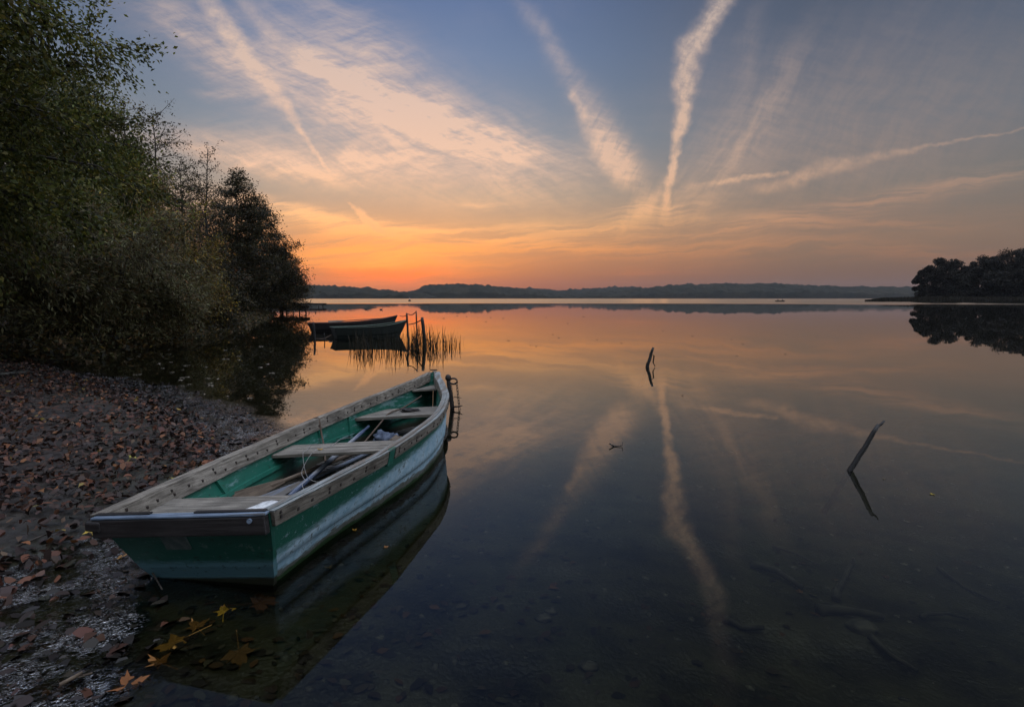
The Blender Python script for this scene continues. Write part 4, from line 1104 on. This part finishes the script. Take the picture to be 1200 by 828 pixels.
ridge('hills', [(640, 349), (660, 345), (700, 343), (740, 340), (770, 337), (800, 334), (825, 332), (850, 331), (880, 331), (910, 332), (935, 331), (960, 332), (985, 334), (1010, 334.5), (1040, 335), (1065, 335), (1110, 336), (1500, 334)], 1850, 220, 'long wooded hill on the right of the far shore', 9, 11)

# headland at the right with its reed spit
hx = np.arange(150, 420, 3.0); hy = np.arange(238, 420, 3.0)
def hz(X, Y):
    front = (Y - (262 + .10 * (X - 170))) * .12
    side = (X - .705 * Y) * .10; back_ = (335 - Y) * .10
    return np.clip(np.minimum(np.minimum(front, side), back_), -2.5, 1.4) + .15 * (vnoise(X, Y, 5, 9) - .5)
o = grid_mesh('headland', hx, hy, hz, M['ground']); tag(o, 'low wooded headland on the right shore', kind='structure')
def far_tree(px, Y, top, rad, label, seed, n=20000):
    b = at(px, Y); r = np.random.default_rng(seed)
    H_ = hgt(top, Y)
    e = empty('headland_tree', (b[0], b[1], .2), label=label, cat='tree')
    ts = TubeSet(); ts.add([(0, 0, -1), (.3, 0, H_ * .4), (-.2, .2, H_ * .85)], .6, .12, 8)
    cl = []
    for i in range(60):
        th = r.uniform(0, 6.28); u = r.uniform(.03, 1); pr = rad * math.sqrt(max(0, 1 - ((u - .42) / .62) ** 2)) * r.uniform(.3, .95)
        c = np.array([pr * math.cos(th), pr * math.sin(th), H_ * (.03 + .87 * u)]); cl.append((c, r.uniform(.16, .3) * rad))
        if i % 3 == 0: ts.add([(0, 0, c[2] * .55), tuple(c * .6 + np.array([0, 0, c[2] * .3])), tuple(c)], .18, .04, 4)
    k = r.integers(0, len(cl), n); d = r.normal(size=(n, 3)); d /= np.linalg.norm(d, axis=1)[:, None]
    cen = np.array([cl[i][0] for i in k]) + d * np.array([cl[i][1] for i in k])[:, None] * r.uniform(.5, 1.12, (n, 1)) * np.array([1, 1, .8])
    cen[:, 2] = np.clip(cen[:, 2], .3, H_ * 1.02)
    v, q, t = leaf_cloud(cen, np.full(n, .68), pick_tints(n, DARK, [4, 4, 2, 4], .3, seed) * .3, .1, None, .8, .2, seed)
    ts.build('trunk', M['bark'], e); np_mesh('crown', v, q, M['leaf'], e, False, t)
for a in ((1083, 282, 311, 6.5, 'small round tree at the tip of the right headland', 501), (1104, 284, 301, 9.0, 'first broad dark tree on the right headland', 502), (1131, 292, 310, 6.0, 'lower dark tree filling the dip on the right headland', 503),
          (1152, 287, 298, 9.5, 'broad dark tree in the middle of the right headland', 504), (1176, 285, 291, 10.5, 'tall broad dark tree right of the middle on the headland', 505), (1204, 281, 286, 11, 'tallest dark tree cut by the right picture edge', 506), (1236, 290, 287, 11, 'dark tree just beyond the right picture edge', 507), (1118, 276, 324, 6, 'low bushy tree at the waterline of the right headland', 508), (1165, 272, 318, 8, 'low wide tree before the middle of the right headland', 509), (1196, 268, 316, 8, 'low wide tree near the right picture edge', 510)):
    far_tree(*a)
def spit(px): return np.interp(px, [1012, 1030, 1060, 1110, 1200], [.35, .8, 1, 1.05, 1])
r = np.random.default_rng(88); n = 9000
pxv = 1012 + (1260 - 1012) * r.random(n); Yv = r.uniform(255, 272, n) + (pxv - 1012) * -.01
xv = (pxv - CX) / F_PX * Yv; hv = 2.3 * spit(pxv) * r.uniform(.55, 1.05, n)
an = r.uniform(0, 3.14, n); sd = np.stack([np.cos(an), np.sin(an), 0 * an], 1) * .10
b = np.column_stack([xv, Yv, np.full(n, -.2)]); tp = b + np.column_stack([r.normal(0, .25, n), r.normal(0, .25, n), hv + .2])
V = np.stack([b - sd, b + sd, tp + sd * .4, tp - sd * .4], 1).reshape(-1, 3)
tag(np_mesh('reed_bed', V, np.arange(n * 4).reshape(n, 4), M['reed'], None, False, np.repeat(pick_tints(n, [(.018, .015, .008), (.012, .012, .006), (.026, .02, .01)], [1, 1, 1], .3, 3), 4, 0)), 'low reed bed running out from the right headland', 'reeds', kind='stuff')

# ------------------------------------------------------------------ small far things
def skin_figure(name, pts, edges, radii, mat, loc, rz, label=None, cat=None, parent=None, scale=1):
    me = bpy.data.meshes.new(name); me.from_pydata([tuple(c * scale for c in p) for p in pts], edges, []); me.update()
    o = link_mesh(name, me, mat, parent); o.location = loc; o.rotation_euler = (0, 0, rz)
    s = o.modifiers.new('Skin', 'SKIN'); s.use_smooth_shade = True
    for i, rr in enumerate(radii): me.skin_vertices[0].data[i].radius = (rr * scale, rr * scale)
    me.skin_vertices[0].data[0].use_root = True
    sb = o.modifiers.new('Sub', 'SUBSURF'); sb.levels = 1; sb.render_levels = 1
    return tag(o, label, cat)
Yb = 262
fb = far_boat((at(907.5, Yb)[0], Yb, 0), heading((0, 0), (1, .12)), 4.6, 1.5, .42, .22, (M['boat_dark'], M['boat_dark']), 'tiny distant rowing boat carrying two people on the right of the lake', (1.2, 3.3))
fb.name = 'fishing_boat'
def person(x, rz, label):
    pts = [(0, 0, 0), (0, .02, .25), (0, .03, .45), (0, .05, .56), (0, .07, .66), (0, .08, .76), (.1, .12, -.02), (.11, .46, .02), (.11, .50, -.38), (-.1, .12, -.02), (-.11, .46, .02), (-.11, .50, -.38), (.2, .04, .46), (.26, .14, .2), (.18, .36, .14), (-.2, .04, .46), (-.26, .14, .2), (-.18, .36, .14), (0, .10, .84)]
    ed = [(0, 1), (1, 2), (2, 3), (3, 4), (4, 5), (0, 6), (6, 7), (7, 8), (0, 9), (9, 10), (10, 11), (2, 12), (12, 13), (13, 14), (2, 15), (15, 16), (16, 17), (5, 18)]
    rd = [.16, .16, .17, .07, .09, .11, .1, .075, .06, .1, .075, .06, .07, .055, .045, .07, .055, .045, .07]
    return skin_figure('person', pts, ed, rd, M['coat'], (x, Yb + .25, .42), rz, label, 'person')
xb = at(907.5, Yb)[0]
person(xb + 1.15, -math.pi / 2, 'person in dark clothing seated at the left end of the distant boat')
person(xb + 3.35, math.pi / 2, 'person in dark clothing seated at the right end of the distant boat')
# buoy with a rod
Yq = 300; b = at(480.5, Yq)
e = empty('buoy', b, label='tiny dark marker buoy with a thin rod below the far hill', cat='buoy')
mb = MB(); mb.sweep([[(math.cos(a) * r_, math.sin(a) * r_, z_) for a in np.linspace(0, 6.283, 14, endpoint=False)] for r_, z_ in ((.5, -.3), (.75, 0), (.72, .35), (.4, .75), (.12, .9))]); mb.build('float', M['boat_dark'], e, True)
mb = MB(); mb.tube([(0, 0, .85), (.05, 0, 2.0)], .06, 6); mb.build('rod', M['paper'], e)
for k, (px, py, lab) in enumerate(((429.5, 362.5, 'small dark waterbird swimming at the left in the sun reflection'), (447, 362.8, 'small dark waterbird swimming below the sunset, right of the other'))):
    Yd = CAM_H * F_PX / (py - 349)
    skin_figure('waterbird', [(0, 0, .05), (.16, 0, .07), (-.18, 0, .09), (-.30, 0, .13), (.22, 0, .16), (.25, 0, .26), (.34, 0, .25)], [(0, 1), (0, 2), (2, 3), (1, 4), (4, 5), (5, 6)], [.12, .09, .08, .025, .045, .055, .02], M['feather'], (*at(px, Yd)[:2], 0), 0, lab, 'bird', None, .8)

# ------------------------------------------------------------------ haze
HAZE = True
if HAZE:
    me = bpy.data.meshes.new('haze'); x0, x1, y0, y1, z0, z1 = -2600, 2600, -300, 3300, -4, 90
    me.from_pydata([(x0, y0, z0), (x1, y0, z0), (x1, y1, z0), (x0, y1, z0), (x0, y0, z1), (x1, y0, z1), (x1, y1, z1), (x0, y1, z1)], [], [(3, 2, 1, 0), (4, 5, 6, 7), (0, 1, 5, 4), (1, 2, 6, 5), (2, 3, 7, 6), (3, 0, 4, 7)]); me.update()
    m = new_mat('evening_haze'); o_ = Sx.nt.nodes.new('ShaderNodeOutputMaterial'); pv = Sx.nt.nodes.new('ShaderNodeVolumePrincipled')
    pv.inputs['Color'].default_value = (.78, .80, .85, 1); pv.inputs['Density'].default_value = .00006; pv.inputs['Anisotropy'].default_value = .2
    Sx.nt.links.new(pv.outputs[0], o_.inputs['Volume'])
    tag(link_mesh('haze', me, m), 'thin evening haze over the lake', kind='stuff')

# ------------------------------------------------------------------ sky
wd = bpy.data.worlds.new('World'); sc.world = wd; wd.use_nodes = True
nt = wd.node_tree; nt.nodes.clear(); Sx.nt = nt
SUN_AZ = math.atan((465 - 600) / F_PX); SUN_EL = R(.38)
sky = nt.nodes.new('ShaderNodeTexSky'); sky.sky_type = 'NISHITA'; sky.sun_disc = False
sky.sun_elevation = SUN_EL; sky.sun_rotation = SUN_AZ; sky.dust_density = 2.0; sky.ozone_density = 1.5
D = tex('Generated'); dx, dy, dz = sep(D)
def uv_of(px, py):
    r_ = ray(px, py); return r_[0] / r_[1], r_[2] / r_[1]
yc = mx('MAXIMUM', dy, .08)
u0 = dx / yc; v0 = mx('MAXIMUM', dz, 0.0) / yc
front = sstep(dy, .10, .45)
# layer coordinates of a cloud sheet overhead
zl = mx('MAXIMUM', dz, 0.0) + .055
cp = comb(dx / zl, dy / zl)
wn = noise(comb(u0, v0 * 1.6), 3.2, 4, .55, True)
wsx, wsy, _ = sep(wn)
u1 = u0 + (wsx - .5) * .085; v1 = v0 + (wsy - .5) * .05
wf = noise(comb(u0, v0), 16, 4, .6, True); wfx, wfy, _ = sep(wf)
u1 = u1 + (wfx - .5) * .022; v1 = v1 + (wfy - .5) * .016
pfx, pfy, _ = sep(noise(comb(u0, v0), 60, 3, .6, True))
u2 = u0 + (wsx - .5) * .026 + (wfx - .5) * .030 + (pfx - .5) * .009; v2 = v0 + (wsy - .5) * .014 + (wfy - .5) * .020 + (pfy - .5) * .008

def blob(px, py, rx, ry, ang, s, u=None, v=None):
    u = u or u1; v = v or v1
    a, b = uv_of(px, py); c_, s_ = math.cos(R(ang)), math.sin(R(ang))
    du = u - a; dv = b - v
    X_ = (du * c_ + dv * s_) / (rx / F_PX); Y_ = (dv * c_ - du * s_) / (ry / F_PX)
    return mx('EXPONENT', (X_ * X_ + Y_ * Y_) * -1.0) * s
def streak(pts, s, soft=.12):
    """pts: (px, py, halfwidth px, opacity)"""
    tot = None
    for (xa, ya, wa, oa), (xb_, yb_, wb, ob) in zip(pts[:-1], pts[1:]):
        a = uv_of(xa, ya); b = uv_of(xb_, yb_); ex, ey = b[0] - a[0], b[1] - a[1]; l2 = ex * ex + ey * ey
        t = mx('ADD', ((u2 - a[0]) * ex + (v2 - a[1]) * ey) / l2, 0.0, clamp=True)
        qx = u2 - a[0] - t * ex; qy = v2 - a[1] - t * ey
        dd = mx('SQRT', qx * qx + qy * qy) / ((t * (wb - wa) + wa) / F_PX)
        m_ = sstep(dd, 1.35, soft) * (t * (ob - oa) + oa)
        tot = m_ if tot is None else mx('MAXIMUM', tot, m_)
    return tot * s
def rot(u, v, ang, sx, sy):
    c_, s_ = math.cos(R(ang)), math.sin(R(ang))
    return comb((u * c_ - v * s_) * sx, (u * s_ + v * c_) * sy)
# fibres run along each cloud's own direction
fibL = noise(rot(u1, v1, 26, 6, 44), 1.0, 9, .70) * .55 + noise(rot(u1, v1, -8, 12, 60), 1.0, 8, .70) * .45
patchL = sstep(noise(comb(u1, v1 * 1.5), 5.5, 5, .6), .34, .60)
fibS = noise(rot(u1, v1, -62, 6, 38), 1.0, 9, .70) * .55 + noise(rot(u1, v1, 12, 12, 55), 1.0, 8, .70) * .45
fibH = noise(rot(u1, v1, -4, 5, 75), 1.0, 8, .64)
puff_ = noise(comb(u0, v0), 55, 4, .65)
A = blob(475, 132, 185, 42, 22, 1.0) + blob(270, 72, 170, 24, 33, .62) + blob(415, 40, 95, 34, 42, .40) + blob(560, 160, 110, 20, 13, .6) + blob(400, 190, 130, 30, 10, .62) + blob(300, 192, 130, 10, 12, .6) + blob(262, 112, 26, 6, 8, .35) + blob(230, 160, 60, 9, 10, .25)
A = A + blob(440, 120, 130, 13, 30, .5) + blob(545, 158, 100, 10, 12, .5) + blob(380, 70, 90, 9, 48, .3) + blob(455, 190, 110, 10, -3, .35) + blob(500, 178, 70, 5, -6, .3)
A = A * (.26 + sstep(fibL, .34, .66) * .95) * (.58 + patchL * .55)
Bc = blob(718, 172, 52, 17, 58, .95) + blob(655, 75, 85, 10, 58, .34) + blob(905, 110, 100, 22, -58, .42) + blob(880, 50, 60, 12, -75, .20) + blob(752, 244, 50, 10, -42, .28) + blob(728, 194, 30, 15, 40, .55) + blob(835, 200, 70, 30, -50, .25)
Bc = Bc * (.28 + sstep(fibS, .34, .66) * 1.0)
veil = blob(1050, 130, 190, 95, -25, .62) + blob(850, 140, 60, 120, 0, .24) + blob(1010, 60, 120, 40, -50, .3) + blob(480, 215, 180, 35, 4, .30)
Cc = blob(1080, 225, 190, 10, -10, .50) + blob(900, 262, 190, 9, 0, .42) + blob(640, 268, 120, 8, 0, .42) + blob(700, 290, 260, 12, 0, .34) + blob(1000, 290, 200, 10, 3, .26) + blob(390, 258, 100, 9, 10, .85) + blob(500, 276, 140, 9, 3, .8) + blob(330, 238, 60, 6, 14, .5) + blob(420, 290, 110, 9, 0, .5) + blob(560, 240, 40, 5, 0, .3) + blob(780, 245, 60, 8, -5, .5)
Cc = Cc * (.05 + sstep(fibH, .36, .62) * 1.15)
con = streak([(915, -320, 22, 0), (900, -220, 20, .12), (880, -110, 17, .4), (862, -30, 15, .9), (832, 28, 14, .95), (806, 62, 17, 1), (803, 100, 15, 1), (797, 135, 10, 1), (788, 190, 6, 1), (781, 236, 6, .75), (776, 262, 8, .1)], 1.0)
con = con + streak([(786, 212, 9, .15), (758, 246, 8, .35), (720, 266, 5, 0)], .7)
con = con + streak([(190, -110, 12, .1), (228, -30, 12, .6), (262, 30, 13, .8), (300, 82, 13, .75), (335, 130, 8, .6), (360, 168, 3, .6), (384, 200, 2.2, .5)], .85)
con = con + streak([(268, -20, 10, .3), (330, 50, 12, .55), (372, 82, 12, .4), (440, 130, 12, 0)], .8)
con = con + streak([(410, 238, 2, .5), (428, 252, 4, 1), (441, 268, 5, 1), (470, 279, 4, .6), (520, 290, 4, 0)], 1.0)
con = con + streak([(1240, 142, 1.6, .45), (1100, 170, 2.2, .5), (1040, 180, 6, .4), (975, 196, 11, .7), (900, 221, 7, .6), (872, 224, 4, 0)], .7)
con = con + streak([(920, 204, 2.5, .6), (860, 212, 4, .8), (795, 224, 5, .2)], .7)
con = con + streak([(672, 112, 6, .8), (690, 150, 11, .6), (712, 196, 11, .3), (722, 214, 8, 0)], .55)
con = con * (.40 + sstep(puff_, .30, .66) * .35 + sstep(fibS, .36, .64) * .35)
# generic thin cirrus on the layer, for the rest of the sky
gen = noise(vmath('MULTIPLY', cp, (.55, .30, 1)), 1.1, 8, .62, False, .6)
gen2 = noise(vmath('MULTIPLY', cp, (.09, .22, 1)), 1.3, 6, .6)
thin = sstep(gen, .50, .80) * .30 * (1 - front * .45) + sstep(gen2, .5, .75) * .13
spec_ = (A + Bc + Cc + veil * (.4 + sstep(fibS, .3, .7) * .6) + con) * front
cl_op = mx('MINIMUM', spec_ + thin, .96)
# colours
el = mx('ARCSINE', mx('MINIMUM', mx('MAXIMUM', dz, -1.0), 1.0)) * (180 / math.pi)
elf = sstep(el, 0.0, 0.0)
efr = mx('MULTIPLY', el, 1 / 60, clamp=True)
sdir = Vector((math.sin(SUN_AZ), math.cos(SUN_AZ), 0))
hl = mx('SQRT', dx * dx + dy * dy) + 1e-4
ca = (dx * sdir.x + dy * sdir.y) / hl          # cos of azimuth from the sun
az = mx('ARCCOSINE', mx('MINIMUM', mx('MAXIMUM', ca, -1.0), 1.0)) * (180 / math.pi)
def er(stops): return ramp(efr, [(d_ / 60, srgb(*c)) for d_, c in stops])
base_sun = er([(0, (140, 90, 74)), (1.6, (158, 98, 78)), (3.5, (192, 124, 88)), (6.5, (194, 146, 110)), (10, (156, 148, 138)), (15, (128, 142, 156)), (22, (106, 128, 162)), (28, (84, 108, 152)), (40, (62, 78, 118)), (60, (150, 160, 178))])
base_off = er([(0, (104, 84, 80)), (2, (112, 90, 84)), (5, (124, 102, 92)), (9, (110, 106, 104)), (14, (92, 102, 114)), (20, (78, 90, 110)), (28, (64, 72, 92)), (40, (46, 52, 66)), (60, (150, 162, 186))])
fa = sstep(az, 4, 40)
base = mixc(fa, base_sun, base_off)
back = sstep(dy, .25, -.35)
base = mixc(back, base, er([(0, (70, 74, 86)), (10, (96, 102, 116)), (25, (130, 138, 154)), (45, (190, 196, 210)), (60, (200, 204, 216))]))
cl_sun = er([(0, (200, 110, 76)), (2, (250, 130, 70)), (4.5, (255, 160, 84)), (7.5, (255, 190, 128)), (12, (244, 198, 166)), (18, (228, 194, 174)), (26, (206, 186, 176)), (40, (190, 178, 176)), (60, (224, 222, 228))])
cl_off = er([(0, (128, 90, 76)), (3, (170, 112, 84)), (6, (188, 132, 100)), (10, (176, 142, 122)), (16, (146, 130, 124)), (24, (116, 112, 120)), (40, (92, 92, 102)), (60, (224, 222, 228))])
cloudc = mixc(sstep(az, 10, 44), cl_sun, cl_off)
# the bright contrail keeps its warm light
cloudc = mixc(mx('MINIMUM', con * front, 1.0) * .7, cloudc, er([(0, (230, 140, 90)), (5, (236, 164, 112)), (12, (232, 186, 152)), (20, (220, 188, 166)), (28, (206, 186, 174)), (60, (200, 190, 185))]))
cloudc = mixc(back, cloudc, (.34, .35, .40))
col = mixc(cl_op, base, cloudc)
# glow where the sun has just gone
su, sv = uv_of(465, 322)
gl = blob(440, 308, 105, 28, 0, .55, u0, v0) * front * (.30 + sstep(fibH, .38, .60) * .7)
col = mixc(gl, col, srgb(255, 146, 66))
g2 = blob(458, 318, 62, 11, 0, 1.0, u1, v1) * front * (.4 + sstep(fibH, .35, .6) * .6)
col = mixc(g2, col, srgb(255, 92, 50))
g3 = blob(450, 300, 100, 14, 0, .85, u1, v1) * front * (.35 + sstep(fibH, .38, .60) * .65)
col = mixc(g3, col, srgb(255, 168, 88))
wq = sstep(dx, .50, .85) * sstep(dy, .45, .0) * sstep(dz, -.02, .1)  # out-of-view sky at the right, made bright to light hull and shrubs
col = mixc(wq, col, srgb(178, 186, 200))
# gain added to unseen sky overhead and at the right, brightening boat and bank
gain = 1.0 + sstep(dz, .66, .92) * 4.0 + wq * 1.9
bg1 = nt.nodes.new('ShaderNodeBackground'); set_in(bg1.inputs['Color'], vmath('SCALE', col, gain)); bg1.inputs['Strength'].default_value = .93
bg2 = nt.nodes.new('ShaderNodeBackground'); nt.links.new(sky.outputs[0], bg2.inputs['Color']); bg2.inputs['Strength'].default_value = .05
ads = nt.nodes.new('ShaderNodeAddShader'); nt.links.new(bg1.outputs[0], ads.inputs[0]); nt.links.new(bg2.outputs[0], ads.inputs[1])
wo = nt.nodes.new('ShaderNodeOutputWorld'); nt.links.new(ads.outputs[0], wo.inputs[0])
wd.cycles.sampling_method = 'MANUAL'; wd.cycles.sample_map_resolution = 512

sl = bpy.data.lights.new('sun', 'SUN'); sl.energy = .5; sl.angle = R(.53); sl.color = (1.0, .55, .28)
so = bpy.data.objects.new('sun', sl); COL.objects.link(so)
sd_ = Vector((math.sin(SUN_AZ) * math.cos(SUN_EL), math.cos(SUN_AZ) * math.cos(SUN_EL), math.sin(SUN_EL)))
so.rotation_euler = sd_.to_track_quat('Z', 'Y').to_euler(); so.location = (0, 0, 30)

# ------------------------------------------------------------------ camera and render settings
cam = bpy.data.cameras.new('camera'); cam.sensor_width = 36; cam.lens = F_PX / 1200 * 36; cam.clip_end = 12000; cam.clip_start = .05
co = bpy.data.objects.new('camera', cam); COL.objects.link(co); co.location = (0, 0, CAM_H); co.rotation_euler = (math.pi / 2 - PITCH, 0, 0)
sc.camera = co
vs = sc.view_settings; vs.view_transform = 'Standard'; vs.look = 'None'; vs.exposure = 0; vs.gamma = 1
sc.render.engine = 'CYCLES'
cy = sc.cycles
cy.max_bounces = 8; cy.diffuse_bounces = 2; cy.glossy_bounces = 3; cy.transmission_bounces = 2; cy.transparent_max_bounces = 10; cy.volume_bounces = 0
cy.use_denoising = True
cy.caustics_reflective = False; cy.caustics_refractive = False
cy.use_adaptive_sampling = True; cy.adaptive_threshold = .02
